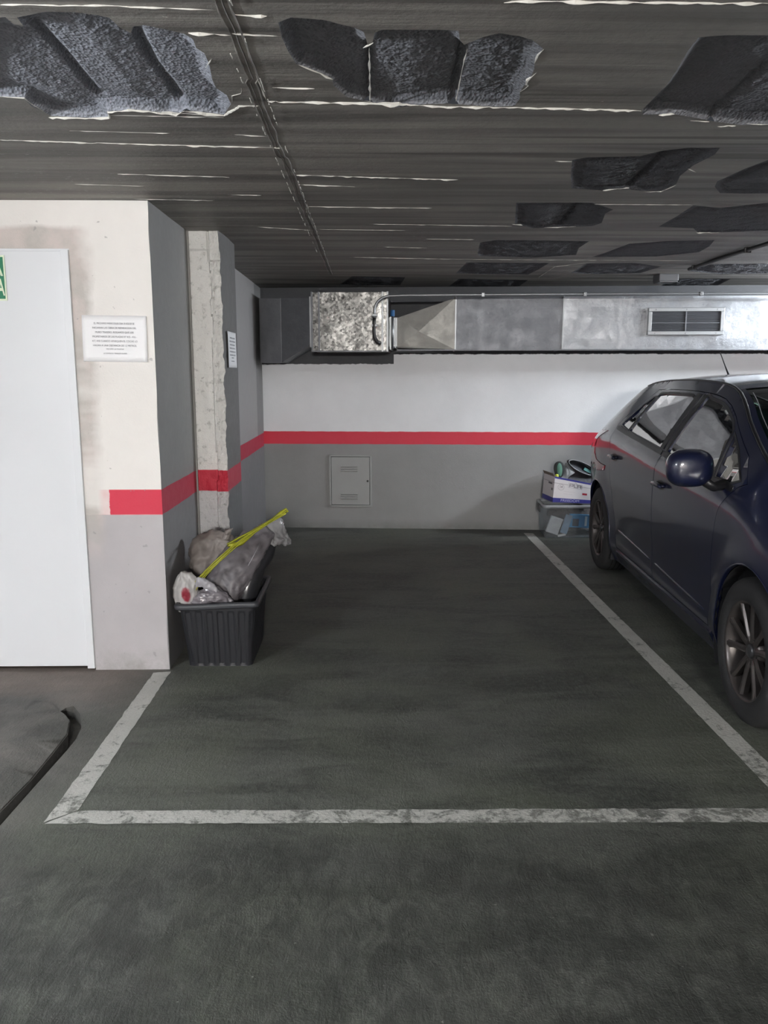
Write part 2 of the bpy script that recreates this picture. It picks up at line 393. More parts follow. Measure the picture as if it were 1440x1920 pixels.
# floor -------------------------------------------------------------
def floor_color(m, co):
    S = m.sep(co)
    big = m.noise(1.1, 5, .6, co, .6)
    st = m.coord(scale=(.55, 1.9, 1)); mid = m.noise(2.6, 7, .66, st, .8)
    fine = m.noise(38, 5, .7, co, .4); grit = m.noise(160, 3, .6, co)
    c = m.mix(m.ramp(mid, [(.41, (0,0,0)), (.60, (1,1,1))]), (.048, .053, .045), (.118, .124, .108))
    c = m.mix(m.math('MULTIPLY', m.ramp(big, [(.45, (0,0,0)), (.62, (1,1,1))]), .5), c, (.125, .138, .100))
    c = m.mix(m.math('MULTIPLY', m.ramp(fine, [(.44, (0,0,0)), (.66, (1,1,1))]), .38), c, (.17, .172, .155))
    c = m.mix(m.math('MULTIPLY', m.ramp(grit, [(.3, (1,1,1)), (.55, (0,0,0))]), .45), c, (.035, .036, .033))
    ais = m.math('SUBTRACT', 1, step(m, m.math('ADD', S[1], m.math('MULTIPLY', big, .3)), 2.4, .3))
    c = m.mix(ais, c, m.mix(m.ramp(m.noise(7, 6, .7, m.coord(scale=(1.6, .9, 1), rot=(0, 0, .5)), 1.5), [(.40, (.80,)*3), (.62, (.30,)*3)]), c, (.026, .027, .024)))
    # bare, browner concrete outside the bay on the left, by the door
    edge = m.math('ADD', S[0], m.math('MULTIPLY', m.math('SUBTRACT', m.noise(1.6, 4, .6, co), .5), .5))
    left = m.math('SUBTRACT', 1, step(m, edge, -1.12, .35))
    g = m.mix(m.ramp(m.noise(3, 6, .65, co, .5), [(.35, (0,0,0)), (.68, (1,1,1))]), (.085, .085, .078), (.185, .175, .158))
    br = m.math('MULTIPLY', step(m, m.math('ADD', S[1], m.math('MULTIPLY', m.noise(2, 4, .6, co), .6)), 3.72, .25), .8)
    g = m.mix(br, g, m.mix(m.noise(6, 5, .6, co), (.13, .105, .09), (.27, .225, .195)))
    c = m.mix(left, c, g)
    # pale worn specks
    sp = m.ramp(m.noise(55, 2, .4, co), [(.76, (0,0,0)), (.79, (1,1,1))])
    return m.mix(m.math('MULTIPLY', sp, .55), c, (.30, .29, .27)), fine, grit, mid
mf = Mt('painted_concrete_floor', (.1, .1, .09), .7); co = mf.coord()
fc, fine, grit, mid = floor_color(mf, co); mf.color(fc)
mf.rough(mf.ramp(mid, [(.3, (.55,)*3), (.8, (.8,)*3)]))
# the aisle in front of the bay is scored by tyres
scr = mf.noise(13, 5, .65, mf.coord(scale=(2.6, .8, 1), rot=(0, 0, .25)), 2.2)
mf.bump(mf.math('ADD', mf.math('MULTIPLY', fine, .6), mf.math('ADD', mf.math('MULTIPLY', grit, .3), mf.math('MULTIPLY', scr, .5))), .006)
M_floor = mf.m

ml = Mt('worn_line_paint', (.5, .5, .47), .7); co = ml.coord(); fcl = floor_color(ml, co)[0]
S = ml.sep(co)
w1 = ml.noise(9, 7, .75, co, .7)
# wear is heaviest on the transverse line and near its corners
tr = ml.math('MULTIPLY', ml.math('SUBTRACT', 1, step(ml, S[1], 2.75, .5)), ml.math('ADD', .55, ml.math('MULTIPLY', step(ml, S[0], .6, 1.6), .6)))
thr = ml.math('ADD', ml.math('MULTIPLY', tr, .12), w1)
w2 = ml.noise(42, 6, .75, co, .5)
thr = ml.math('ADD', ml.math('MULTIPLY', thr, .62), ml.math('MULTIPLY', w2, .40))
wear = ml.ramp(thr, [(.548, (0,0,0)), (.625, (1,1,1))])
wear = ml.math('MULTIPLY', wear, .82)
dirt = ml.mix(ml.noise(5, 6, .65, co), (.60, .60, .56), (.36, .36, .335))
ml.color(ml.mix(wear, dirt, fcl)); ml.bump(ml.noise(90, 4, .6, co), .003)
M_line = ml.m

X0, X1, Y0 = -4.6, 7.0, -6.5
def yb_poly(): return [(X0, Y0), (X1, Y0), (X1, YB(X1)), (X0, YB(X0))]
channel = INNER + list(reversed(OUTER))
channel = [(-1.215, 1.6)] + INNER[1:] + list(reversed(OUTER))[:-1] + [(-1.175, 1.6)]
bm = patch(yb_poly(), .6, [channel], lambda x, y: (x, y, 0), gb=.05)
floor = struct('floor', bm, M_floor)
# drainage channel: bed and sides
bm = BM()
loopv = [(p[0], p[1]) for p in channel]
top = [bm.verts.new((x, y, 0)) for x, y in loopv]; bot = [bm.verts.new((x, y, -.055)) for x, y in loopv]
for i in range(len(loopv)): bm.faces.new((top[i], top[(i+1) % len(loopv)], bot[(i+1) % len(loopv)], bot[i]))
b2 = patch(loopv, .05, (), lambda x, y: (x, y, -.055)); join(bm, b2)
obj('drain_channel', bm, M_darkconc, floor, label='dark narrow channel curving through the concrete')
# raised screed slab left of the channel, its edge following the channel
slab = [(X0+.02, 1.6), (-1.218, 1.6)] + [(x-.004, y) for x, y in INNER[1:]] + [(-1.40, 3.30), (-1.6, 3.40), (-2.2, 3.5), (X0+.02, 3.55)]
def slabz(x, y):
    d = linedist(x, y, slab[1:9]); return (x, y, .004 + .018*min(1, d/.05)**.5*max(0, min(1, (3.5-y)/.5)))
bm = patch(slab, .12, (), slabz, gb=.03)
obj('concrete_slab', bm, M_floor, floor, smooth=True, label='worn grey concrete slab with a rounded corner')
# painted lines, a skin of paint on the floor
def ragged(P, amp, g=.025, seed=1):
    R = resample(P, g)
    return [(x+noise.noise((x*20, y*20, seed))*amp, y+noise.noise((x*20+9, y*20, seed))*amp) for x, y in R]
def stripe(P, seed, amp=.006):
    return patch(ragged(P, amp, seed=seed), .08, (), lambda x, y: (x, y, .0015), gb=.03)
obj('left_bay_line', stripe([(-1.050, 2.375), (-.968, 2.450), (-.967, 3.69), (-1.045, 3.68)], 1), M_line, floor)
obj('front_bay_line', stripe([(-1.047, 2.368), (1.9, 2.33), (4.2, 2.31), (4.2, 2.40), (1.9, 2.415), (-.967, 2.443)], 2), M_line, floor)
obj('right_bay_line', stripe([(1.38, 2.42), (1.468, 2.42), (1.462, 7.03), (1.379, 7.05)], 3, .003), M_line, floor)
obj('far_bay_line', stripe([(3.9, 2.42), (3.985, 2.42), (3.985, 6.85), (3.9, 6.85)], 4, .003), M_line, floor)

# walls -------------------------------------------------------------
bm = BM()
def quad(bm, *ps):
    bm.faces.new([bm.verts.new(p) for p in ps])
def wallbox(name, pts, mat, z0=0, z1=ZC, g=.08, amp=.0015):
    """a wall as an extruded outline, its faces cut into a grid and slightly uneven"""
    bm = BM(); n = len(pts)
    for i in range(n):
        a = Vector((*pts[i], 0)); b = Vector((*pts[(i+1) % n], 0)); L = (b-a).length
        nx = max(1, int(L/g)); nz = max(1, int((z1-z0)/g))
        nrm = Vector((b.y-a.y, a.x-b.x, 0)).normalized()
        gr = []
        for k in range(nz+1):
            row = []
            for j in range(nx+1):
                p = a.lerp(b, j/nx); p.z = z0+(z1-z0)*k/nz
                p += nrm*noise.noise(p*3)*amp
                row.append(bm.verts.new(p))
            gr.append(row)
        for k in range(nz):
            for j in range(nx): bm.faces.new((gr[k][j], gr[k][j+1], gr[k+1][j+1], gr[k+1][j]))
    bm.faces.new([bm.verts.new((x, y, z1)) for x, y in pts])
    bmesh.ops.remove_doubles(bm, verts=bm.verts[:], dist=.0004)
    return struct(name, bm, mat)
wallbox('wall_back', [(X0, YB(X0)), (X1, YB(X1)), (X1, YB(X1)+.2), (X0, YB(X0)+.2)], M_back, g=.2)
# the door wall stops at the corner; opening for the door on its left
DX = -1.337; DT = 1.966; DY = 3.724
bm = BM()
wall_pts = dict()
def slab_wall(bm, x0, x1, z0, z1, y, g=.06, amp=.002):
    nx = max(1, int((x1-x0)/g)); nz = max(1, int((z1-z0)/g)); gr = []
    for k in range(nz+1):
        gr.append([bm.verts.new((x0+(x1-x0)*j/nx, y + noise.noise(((x0+(x1-x0)*j/nx)*3, 1, (z0+(z1-z0)*k/nz)*3))*amp, z0+(z1-z0)*k/nz)) for j in range(nx+1)])
    for k in range(nz):
        for j in range(nx): bm.faces.new((gr[k][j], gr[k][j+1], gr[k+1][j+1], gr[k+1][j]))
slab_wall(bm, DX, XS, 0, DT, DY); slab_wall(bm, -2.24, XS, DT, ZC, DY); slab_wall(bm, X0, -2.24, 0, ZC, DY)
quad(bm, (DX, DY, 0), (DX, DY, DT), (DX, DY+.1, DT), (DX, DY+.1, 0))
quad(bm, (-2.24, DY, DT), (DX, DY, DT), (DX, DY+.1, DT), (-2.24, DY+.1, DT))
struct('wall_front', bm, M_doorwall)
wallbox('wall_left', [(XS, DY), (XS, 7.39), (XS-.14, 7.39), (XS-.14, DY+.02)], M_side, g=.06)
wallbox('wall_right', [(X1, YB(X1)), (X1, Y0), (X1+.15, Y0), (X1+.15, YB(X1))], M_far, g=.5)
wallbox('wall_rear', [(X1, Y0), (X0, Y0), (X0, Y0-.15), (X1, Y0-.15)], M_far, g=.5)
wallbox('wall_aisle', [(X0, Y0), (X0, DY), (X0-.15, DY), (X0-.15, Y0)], M_far, g=.5)

# concrete pillar standing proud of the side wall: rough cast front, render on its flank
PX, PY0, PY1 = -.80, 4.478, 4.935
def st_pillar(m, c, S, co):
    k = m.ramp(m.noise(26, 4, .65, co), [(.56, (0,0,0)), (.68, (1,1,1))])
    pit = m.ramp(m.noise(34, 2, .4, co), [(.70, (0,0,0)), (.735, (1,1,1))])
    k = m.math('MAXIMUM', k, pit)
    zz = m.math('MULTIPLY', step(m, S[2], .765, .004), m.math('SUBTRACT', 1, step(m, S[2], .884, .004)))
    k = m.math('MULTIPLY', k, m.math('SUBTRACT', 1, zz))
    return m.mix(m.math('MULTIPLY', k, .55), c, (.24, .24, .22))
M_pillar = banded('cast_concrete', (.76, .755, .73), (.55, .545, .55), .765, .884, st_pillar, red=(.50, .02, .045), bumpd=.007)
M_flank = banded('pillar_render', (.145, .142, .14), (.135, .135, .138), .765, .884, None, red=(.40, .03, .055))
bm = BM()
nx, nz = 22, 190; gr = []
for k in range(nz+1):
    z = ZC*k/nz; row = []
    for j in range(nx+1):
        u = j/nx; x = XS-.01 + (PX-XS+.01)*u
        y = PY0
        ridge = .68 + .03*noise.noise((0, 0, z*5))
        # flat cast strip on the left, rough lump of mortar on the right edge
        if u < ridge: y += .022 if z > .30 and z < 2.07 else .0
        else: y += -.006 - .010*noise.noise((u*6, 0, z*18)) - .006*noise.noise((u*20, 3, z*50))
        if z > 2.02 and u > ridge-.05: y += .015
        if u < ridge and z >= 2.07: y += .012
        y += .004*noise.noise((x*30, 2, z*22)) + .007*min(0, noise.noise((x*16, 7, z*11))+.25)*2
        if j == nx: x += .010*noise.noise((5, 1, z*10)) + .006*noise.noise((5, 1, z*34)) - .012*max(0, (z-1.95))*4
        row.append(bm.verts.new((x, y, z)))
    gr.append(row)
for k in range(nz):
    for j in range(nx): bm.faces.new((gr[k][j], gr[k][j+1], gr[k+1][j+1], gr[k+1][j]))
pil = struct('trim_1', bm, M_pillar, label='concrete pillar front')
pil['label'] = 'rough cast concrete pillar face with a red band, beside the plastic bin'
bm = BM(); e = [r[-1] for r in gr] if False else None
ny = 10; gr2 = []
for k in range(nz+1):
    z = ZC*k/nz; row = []
    xe = PX + .010*noise.noise((5, 1, z*10)) + .006*noise.noise((5, 1, z*34)) - .012*max(0, (z-1.95))*4
    for j in range(ny+1):
        v = j/ny; row.append(bm.verts.new((xe*(1-min(1, v*3)) + PX*min(1, v*3) + .002*noise.noise((1, v*4, z*4)), PY0-.012 + (PY1-PY0+.012)*v, z)))
    gr2.append(row)
for k in range(nz):
    for j in range(ny): bm.faces.new((gr2[k][j], gr2[k][j+1], gr2[k+1][j+1], gr2[k+1][j]))
quad(bm, (PX, PY1, 0), (XS-.01, PY1, 0), (XS-.01, PY1, ZC), (PX, PY1, ZC))
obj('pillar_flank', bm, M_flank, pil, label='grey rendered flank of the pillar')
# dark mortar joint between wall and pillar
bm = BM(); tube(bm, [(XS+.002, PY0+.004, z*ZC/30) for z in range(31)], .008, 6)
obj('mortar_joint', bm, simple('dark_joint_mortar', (.28, .27, .26), .9), pil)

# ceiling -----------------------------------------------------------
mc = Mt('board_marked_concrete', (.1, .095, .085), .62); co = mc.coord(rot=(0, 0, -.065))
st = mc.coord(scale=(.42, 5.5, 1), rot=(0, 0, -.065)); st2 = mc.coord(scale=(1.2, 22, 1), rot=(0, 0, -.065))
a = mc.noise(1.3, 4, .5, st, .5); gr_n = mc.noise(45, 5, .7, co); b = mc.noise(2.5, 5, .6, st2); bl = mc.noise(1.2, 4, .6, co)
S = mc.sep(co)
c = mc.mix(mc.ramp(a, [(.38, (0,0,0)), (.60, (1,1,1))]), (.13, .122, .112), (.40, .375, .34))
c = mc.mix(mc.math('MULTIPLY', mc.ramp(b, [(.45, (0,0,0)), (.7, (1,1,1))]), .22), c, (.36, .34, .31))
dk = mc.noise(1.1, 3, .5, mc.coord(scale=(.28, 12, 1), rot=(0, 0, -.065), loc=(5, 2, 0)))
c = mc.mix(mc.ramp(dk, [(.60, (0,0,0)), (.68, (.65,)*3)]), c, (.06, .056, .052))
c = mc.mix(mc.math('MULTIPLY', gr_n, .35), c, (.10, .094, .086))
c = mc.mix(mc.math('MULTIPLY', mc.ramp(bl, [(.4, (0,0,0)), (.7, (1,1,1))]), .45), c, (.13, .123, .118))
# flecks of pale mortar, thick near the pillar and over the door
fl = mc.noise(60, 4, .7, mc.coord(scale=(.5, 1.5, 1)))
near = mc.math('MULTIPLY', mc.math('SUBTRACT', 1, step(mc, S[0], -.25, .5)), step(mc, S[1], 3.0, .6))
thr = mc.math('ADD', fl, mc.math('MULTIPLY', near, .07))
c = mc.mix(mc.ramp(thr, [(.70, (0,0,0)), (.73, (1,1,1))]), c, (.45, .44, .41))
mc.color(c)
bw = mc.n('ShaderNodeTexWave', wave_type='BANDS', bands_direction='Y', wave_profile='SAW'); bw.inputs['Scale'].default_value = 2.4; bw.inputs['Distortion'].default_value = .25
mc.l(co, bw.inputs['Vector'])
h = mc.math('ADD', mc.math('MULTIPLY', bw.outputs['Fac'], .12), mc.math('ADD', mc.math('MULTIPLY', a, .8), mc.math('ADD', mc.math('MULTIPLY', b, .25), mc.math('MULTIPLY', gr_n, .2))))
mc.bump(h, .012); mc.rough(mc.ramp(a, [(.3, (.5,)*3), (.8, (.75,)*3)]))
M_ceil = mc.m
def aggregate(name, lo, hi):
  mr = Mt(name, lo, .8); co = mr.coord()
  v = mr.n('ShaderNodeTexVoronoi'); v.inputs['Scale'].default_value = 110; mr.l(co, v.inputs['Vector'])
  mr.color(mr.mix(mr.noise(45, 5, .7, co), lo, hi))
  mr.bump(mr.math('ADD', v.outputs['Distance'], mr.noise(60, 5, .7, co)), .0045)
  return mr.m
M_lit = aggregate('lit_aggregate', (.17, .178, .205), (.36, .375, .42))  # paler copy of the aggregate, grazing lamplight painted into its colour
M_rough = aggregate('coarse_dark_aggregate', (.12, .122, .135), (.23, .235, .255))
M_shade = aggregate('shaded_aggregate', (.045, .046, .052), (.105, .107, .118))  # darker copy for the far recesses, their shade painted into the colour
M_mortar = simple('pale_mortar', (.62, .60, .55), .8, var=.15, vs=30, bump=.002)

near_keys = 'ABC'
holes = [PATCHES[k][0] for k in PATCHES]
ceil = struct('ceiling', patch([(X0-.1, Y0-.1), (X1+.1, Y0-.1), (X1+.1, YB(X1)+.1), (X0-.1, YB(X0)+.1)], .5, holes,
              lambda x, y: (x, y, ZC), gb=.06, flip=True), M_ceil)
for k, (P, G) in PATCHES.items():
    g = .012 if k in 'AB' else (.02 if k in 'CD' else .035)
    deep = .030 if k in 'ABC' else .012
    P = resample(P, .03)
    def fz(x, y):
        d = linedist(x, y, P, True); gd = min([linedist(x, y, q) for q in G] or [9])
        t = min(1, d/.03); z = ZC + deep*t
        # each bay bellies down between the ribs
        z -= .012*min(1, gd/.12)*min(1, d/.10)
        z += .020*max(0, 1-gd/.016)
        rr = noise.noise((x*55, y*55, 0))*.0045 + noise.noise((x*120, y*120, 3))*.003 + noise.noise((x*14, y*14, 5))*.004
        if k == 'A': rr *= .55
        return (x, y, z + rr*t)
    bm = patch(P, g, (), fz, gb=max(g, .015), flip=True)
    obj('spalled_patch', bm, M_lit if k == 'A' else (M_rough if k in 'BC' else M_shade), ceil, smooth=False, label='rough dark recess where the boards have come away')
bm = BM()
for L, w in RIDGES:
    R = resample(L, .012 if w > 4 else .025, False); w = w*.0009
    amp = .004 if len(L) > 3 else .0012
    pts = [Vector((x+noise.noise((x*60, y*60, 1))*amp, y+noise.noise((x*60, y*60, 8))*amp, ZC+.0005-abs(noise.noise((x*30, y*30, 2)))*w)) for x, y in R]
    rad = [max(.0006, w*(.55+1.1*noise.noise((x*25, y*25, 4)))) for x, y in R]
    rad[0] = rad[-1] = .0004
    if len(pts) > 1: tube(bm, pts, w, 5, True, rad)
obj('mortar_ridge', bm, M_mortar, ceil, label='thin pale ridges of mortar between the board marks')
# the long joint running away from the camera: a raised lip with a slot
for dx in (-.014, .012):
    bm = BM()
    R = [(-.298+dx, -3.5+i*.03) for i in range(330)]
    pts = [Vector((x+noise.noise((1, y*8, dx*99))*.006 - (.012 if y > 2.25 else 0) + (.01 if y > 3 else 0), y, ZC-.001)) for x, y in R]
    rad = [.0022+.0016*noise.noise((0, y*25, dx*50)) for x, y in R]
    tube(bm, pts, .005, 6, True, rad); obj('ceiling_joint', bm, M_ceil, ceil)
bm = BM(); pts = [Vector((-.300+noise.noise((1, i*.24, 2))*.006-(.012 if i*.03-3.5 > 2.25 else 0)+(.01 if i*.03-3.5 > 3 else 0), -3.5+i*.03, ZC)) for i in range(330)]
tube(bm, pts, .0022, 5); obj('joint_gap', bm, simple('joint_shadow', (.16, .15, .14), .95), ceil)  # shadow inside the slot, given as the tube's own colour
bm = BM()
for i in range(90):
    y = random.uniform(1.7, 5.2); s = random.choice((-.026, .022))
    l_ = random.uniform(.005, .05); x = -.303+s
    tube(bm, [(x, y, ZC-.004), (x+random.uniform(-.002, .002), y+l_*.5, ZC-.006), (x, y+l_, ZC-.004)], .0012, 5)
obj('mortar_bead', bm, M_mortar, ceil)

# door ---------------------------------------------------------------
M_door = simple('white_door_paint', (.70, .72, .745), .42, var=.02, vs=3)
d = thing('door_1', None, None, (0, 0, 0)); d['kind'] = 'structure'
bm = BM(); rbox(bm, -2.22, DX-.012, DY-.006, DY+.036, .022, DT-.010, .003); obj('door_leaf', bm, M_door, d)
bm = BM(); rbox(bm, DX-.034, DX, DY-.014, DY+.06, .012, DT-.006, .002); rbox(bm, -2.24, -2.20, DY-.014, DY+.06, .012, DT-.006, .002)
rbox(bm, -2.24, DX, DY+.004, DY+.06, DT-.010, DT+.002, .001)
obj('door_frame', bm, M_door, d)
bm = BM(); tube(bm, [(-2.12, DY-.006, 1.0), (-2.12, DY-.055, 1.0), (-2.02, DY-.058, 1.0)], .010, 10); obj('door_handle', bm, simple('dark_handle', (.05,)*3, .4), d)

# emergency exit sign on the door
M_green = simple('sign_green', (.01, .19, .09), .45); M_glow = simple('sign_cream', (.70, .78, .60), .5)
sgn = thing('exit_sign', 'green exit sign with cream letters and cream border on the white door', 'sign', (-1.77, DY-.008, 1.84))
bm = BM(); rbox(bm, -.15, .150, -.003, 0, -.100, .096, .001); obj('sign_border', bm, M_glow, sgn)
bm = BM(); rbox(bm, -.144, .143, -.0042, -.002, -.092, .088, .0005); obj('sign_panel', bm, M_green, sgn)
text('SALIDA', .105, sgn, M_glow, T(.138, -.0046, .040) @ FRONT, sx=.72, align='RIGHT', bold=.002)
text('EMERGENCIA', .100, sgn, M_glow, T(.141, -.0046, -.046) @ FRONT, sx=.44, align='RIGHT', bold=.002)

# notices --------------------------------------------------------------
M_paper = simple('white_paper', (.86, .86, .87), .6); M_ink = simple('printed_ink', (.16, .16, .18), .7)
LINES = ['EL PROXIMO MIERCOLES DIA 01/02/20 SE', 'INICIARAN LAS OBRA DE REPARACION DEL', 'MURO TRASERO. ROGAMOS QUE LOS', 'PROPIETARIOS DE LAS PLAZAS Nº 415 - 416 -',
         '417, 418 CUANDO APARQUEN EL COCHE LO', 'HAGAN A UNA DISTANCIA DE 1,5 METROS.']
SMALL = ['DISCULPEN LAS MOLESTIAS', 'LA CONTRATA / TRABAJOS GALERIA']
def notice(name, label, M, w, hgt, curl=0):
    t = thing(name, label, 'notice', (0, 0, 0)); t.matrix_world = M
    bm = BM(); n = 16
    gr = [[bm.verts.new((w*(i/n-.5), -.002-.004*(abs(i/n-.5)*2)**4*(1-j/8*.3)-.002*math.sin(i*.9+j*.4)*.3, hgt*(j/8-.5))) for i in range(n+1)] for j in range(9)]
    for j in range(8):
        for i in range(n): bm.faces.new((gr[j][i], gr[j][i+1], gr[j+1][i+1], gr[j+1][i]))
    o = obj('paper_sheet', bm, M_paper, t, smooth=True, mods=[('SOLIDIFY', dict(thickness=.0004))])
    for i, s in enumerate(LINES):
        text(s, .0117*w/.29, t, M_ink, T(0, -.0068, hgt*(.325-.095*i)) @ FRONT, sx=.86, name='printed_line', ext=.0001)
    for i, s in enumerate(SMALL):
        text(s, .0075*w/.29, t, M_ink, T(0, -.0068, hgt*(-.225-.095*i)) @ FRONT, sx=.86, name='printed_line', ext=.0001)
    return t
notice('notice', 'white printed notice taped to the cream wall right of the white door', T(-1.153, DY-.004, 1.574) @ RY(math.radians(.8)), .289, .205)
notice('notice', 'white printed notice on the shaded flank of the concrete pillar', T(PX+.006, 4.69, 1.552) @ RZ(PI/2), .27, .20)

# electrical hatch in the back wall ------------------------------------
M_hatch = simple('grey_hatch_paint', (.30, .305, .30), .5, var=.05, vs=6)
AB = math.atan(-.07)
hat = thing('service_hatch', 'grey louvred metal service hatch set low in the back wall', 'hatch', (-.184, YB(-.184)-.002, .443), AB)
hw, hh = .194, .24
bm = BM()
for (a, b, c_, d_) in ((-hw, -hw+.016, -hh, hh), (hw-.014, hw, -hh, hh), (-hw, hw, hh-.016, hh), (-hw, hw, -hh, -hh+.014)): rbox(bm, a, b, -.012, .004, c_, d_, .002)
obj('hatch_frame', bm, M_hatch, hat)
bm = BM(); box(bm, -hw+.004, hw-.004, -.0015, .003, -hh+.004, hh-.004); obj('gap_shadow', bm, simple('hatch_gap', (.015,)*3, .9), hat)
bm = BM(); rbox(bm, -hw+.0195, hw-.0175, -.0105, -.002, -hh+.018, hh-.0195, .002)
dr = obj('hatch_door', bm, M_hatch, hat)
for z0 in (.118, .098, .138, -.118, -.138, -.158):
    bm = BM(); b = BM()
    prof = [(-.010, 0), (-.019, -.002), (-.0195, -.0055), (-.012, -.0115), (-.0105, -.013)]
    loft(bm, [[(x, y, z0+z) for y, z in prof] for x in (-.088, -.084, .062, .066)], close=False, cap=False)
    box(b, -.086, .064, -.0112, -.0108, z0-.014, z0-.0115, mi=0); join(bm, b)
    obj('louver', bm, M_hatch, dr)
bm = BM(); lathe(bm, [(0, .0001), (0, .009), (.003, .010), (.005, .010)], 20, 'x', T(hw-.035, -.015, 0) @ RZ(PI/2)); obj('lock', bm, simple('dark_lock', (.03,)*3, .4, .5), dr)
for z0 in (.15, -.16):
    bm = BM(); tube(bm, [(-hw+.012, -.012, z0-.02), (-hw+.012, -.012, z0+.02)], .005, 8); obj('hinge', bm, M_hatch, hat)
# ------------------------------------------------------------------ ventilation duct along the back wall
def galv(name, lo, hi, vs=30, rough=(.35, .55), spangle=1):
    m = Mt(name, lo, .45, .85); co = m.coord()
    v = m.n('ShaderNodeTexVoronoi'); v.inputs['Scale'].default_value = vs; m.l(m.coord(scale=(1, 1, 1)), v.inputs['Vector'])
    v2 = m.n('ShaderNodeSeparateColor'); m.l(v.outputs['Color'], v2.inputs[0])
    f = m.math('ADD', m.math('MULTIPLY', v2.outputs[0], .5*spangle), m.math('MULTIPLY', m.noise(5, 5, .6, co), 1-.5*spangle))
    m.color(m.mix(f, lo, hi)); m.rough(m.ramp(m.noise(9, 5, .6, co), [(.3, (rough[0],)*3), (.7, (rough[1],)*3)]))
    h = m.math('ADD', m.math('MULTIPLY', v2.outputs[0], .15*spangle), m.noise(4, 3, .5, co)); m.bump(h, .012)
    return m.m
M_galv = galv('galvanised_steel', (.20, .21, .225), (.40, .41, .43), 90, (.33, .5), .25)
M_span = galv('spangled_galvanised_steel', (.03, .03, .03), (.34, .335, .32), 60, (.22, .40), 1.5)
M_galvd = galv('dull_galvanised_steel', (.13, .135, .145), (.20, .205, .22), 60, (.45, .6), .2)
M_edge = simple('duct_flange_steel', (.26, .27, .28), .4, .8)
duct = thing('ventilation_duct', 'galvanised steel ventilation duct running along the top of the back wall', 'duct', (0, YB(0), 0), AB)
YF = -.44                                              # front face, measured from the wall
def duct_part(name, bm, m, **k): return obj(name, bm, m, duct, **k)
def panelbox(bm, x0, x1, y0, y1, z0, z1, g=.12, amp=.004, seed=0):
    """sheet-metal box whose large faces oil-can slightly"""
    b = BM(); box(b, x0, x1, y0, y1, z0, z1)
    bmesh.ops.subdivide_edges(b, edges=[e for e in b.edges if abs((e.verts[0].co-e.verts[1].co).x) > .2], cuts=max(2, int((x1-x0)/g)), use_grid_fill=True)
    bmesh.ops.subdivide_edges(b, edges=[e for e in b.edges if abs((e.verts[0].co-e.verts[1].co).z) > .1], cuts=4, use_grid_fill=True)
    for v in b.verts:
        if abs(v.co.y-y0) < 1e-4 and x0+.01 < v.co.x < x1-.01 and z0+.01 < v.co.z < z1-.01:
            v.co.y += noise.noise((v.co.x*3+seed, seed, v.co.z*6))*amp*3
    join(bm, b)
# left reducer: tall against the side wall, its belly rising to the flange
bm = BM()
prof = lambda f, z0, z1: [(f, z0), (f, z1), (-.01, z1), (-.01, z0)]
xs = [(-.925, -.33, 1.510, 2.050), (-.735, -.36, 1.511, 2.046), (-.47, YF, 1.660, 2.040)]
loft(bm, [[(x, y, z) for y, z in prof(f, a, b)] for x, f, a, b in xs])
duct_part('reducer', bm, M_galvd, label='dull tapering left end of the duct')
bm = BM(); rbox(bm, -.738, -.732, -.366, -.03, 1.509, 2.048, .001); duct_part('seam', bm, M_galvd)
bm = BM(); rbox(bm, -.475, -.445, YF-.03, -.02, 1.635, 2.05, .002); duct_part('flange', bm, M_edge)
# the silencer box, nearest the room, spangled front
YX = YF-.13
bm = BM(); rbox(bm, -.445, .188, YX, -.02, 1.600, 2.075, .003); duct_part('duct_box', bm, M_span, label='spangled steel box standing proud of the duct')
for a, b in ((-.447, -.432), (-.388, -.374), (.135, .150), (.176, .191)):
    bm = BM(); rbox(bm, a, b, YX-.010, YX+.02, 1.596, 2.078, .002); duct_part('corner_rail', bm, M_galvd if a < 0 else M_edge)
bm = BM(); rbox(bm, -.447, .191, YX-.008, YX+.02, 1.594, 1.606, .002); duct_part('bottom_rail', bm, M_galvd)
# neck and right-hand transition piece with folded facets
bm = BM(); rbox(bm, .188, .262, YF+.0, -.05, 1.640, 1.880, .003); duct_part('neck', bm, M_edge)
bm = BM(); rbox(bm, .196, .212, YF-.03, -.03, 1.615, 1.885, .002); rbox(bm, .240, .250, YF-.012, -.03, 1.630, 1.875, .002); duct_part('flange', bm, M_edge)
bm = BM()
V = {k: bm.verts.new(p) for k, p in dict(a=(.258, YF, 1.876), b=(.742, YF, 2.036), c=(.742, YF, 1.617), d=(.258, YF, 1.640), p=(.44, YF-.022, 1.765),
     e=(.258, -.04, 1.876), f=(.742, -.04, 2.036), g=(.742, -.04, 1.617), h=(.258, -.04, 1.640)).items()}
for f in ('adp', 'abp', 'bcp', 'cdp', 'aefb', 'dcgh', 'bfgc', 'adhe'):
    bm.faces.new([V[c] for c in f])
bmesh.ops.recalc_face_normals(bm, faces=bm.faces)
duct_part('transition', bm, galv('warm_galvanised_steel', (.17, .167, .157), (.24, .236, .222), 60, (.4, .55), .2), label='faceted transition piece')
for x0, x1, mm, sd in ((.745, 1.628, M_galvd, 1), (1.634, 3.45, M_galv, 4), (3.456, 5.3, M_galv, 7), (5.306, 6.95, M_galv, 9)):
    bm = BM(); panelbox(bm, x0, x1, YF, -.03, 1.617, 2.043, amp=.0035, seed=sd); duct_part('straight_section', bm, mm)
for x in (.745, 1.631, 3.453, 5.303):
    bm = BM(); rbox(bm, x-.006, x+.006, YF-.007, -.03, 1.612, 2.047, .0015); duct_part('seam', bm, M_edge)
bm = BM(); rbox(bm, .255, 6.95, YF-.010, YF+.01, 1.606, 1.618, .002); duct_part('bottom_lip', bm, M_galvd)
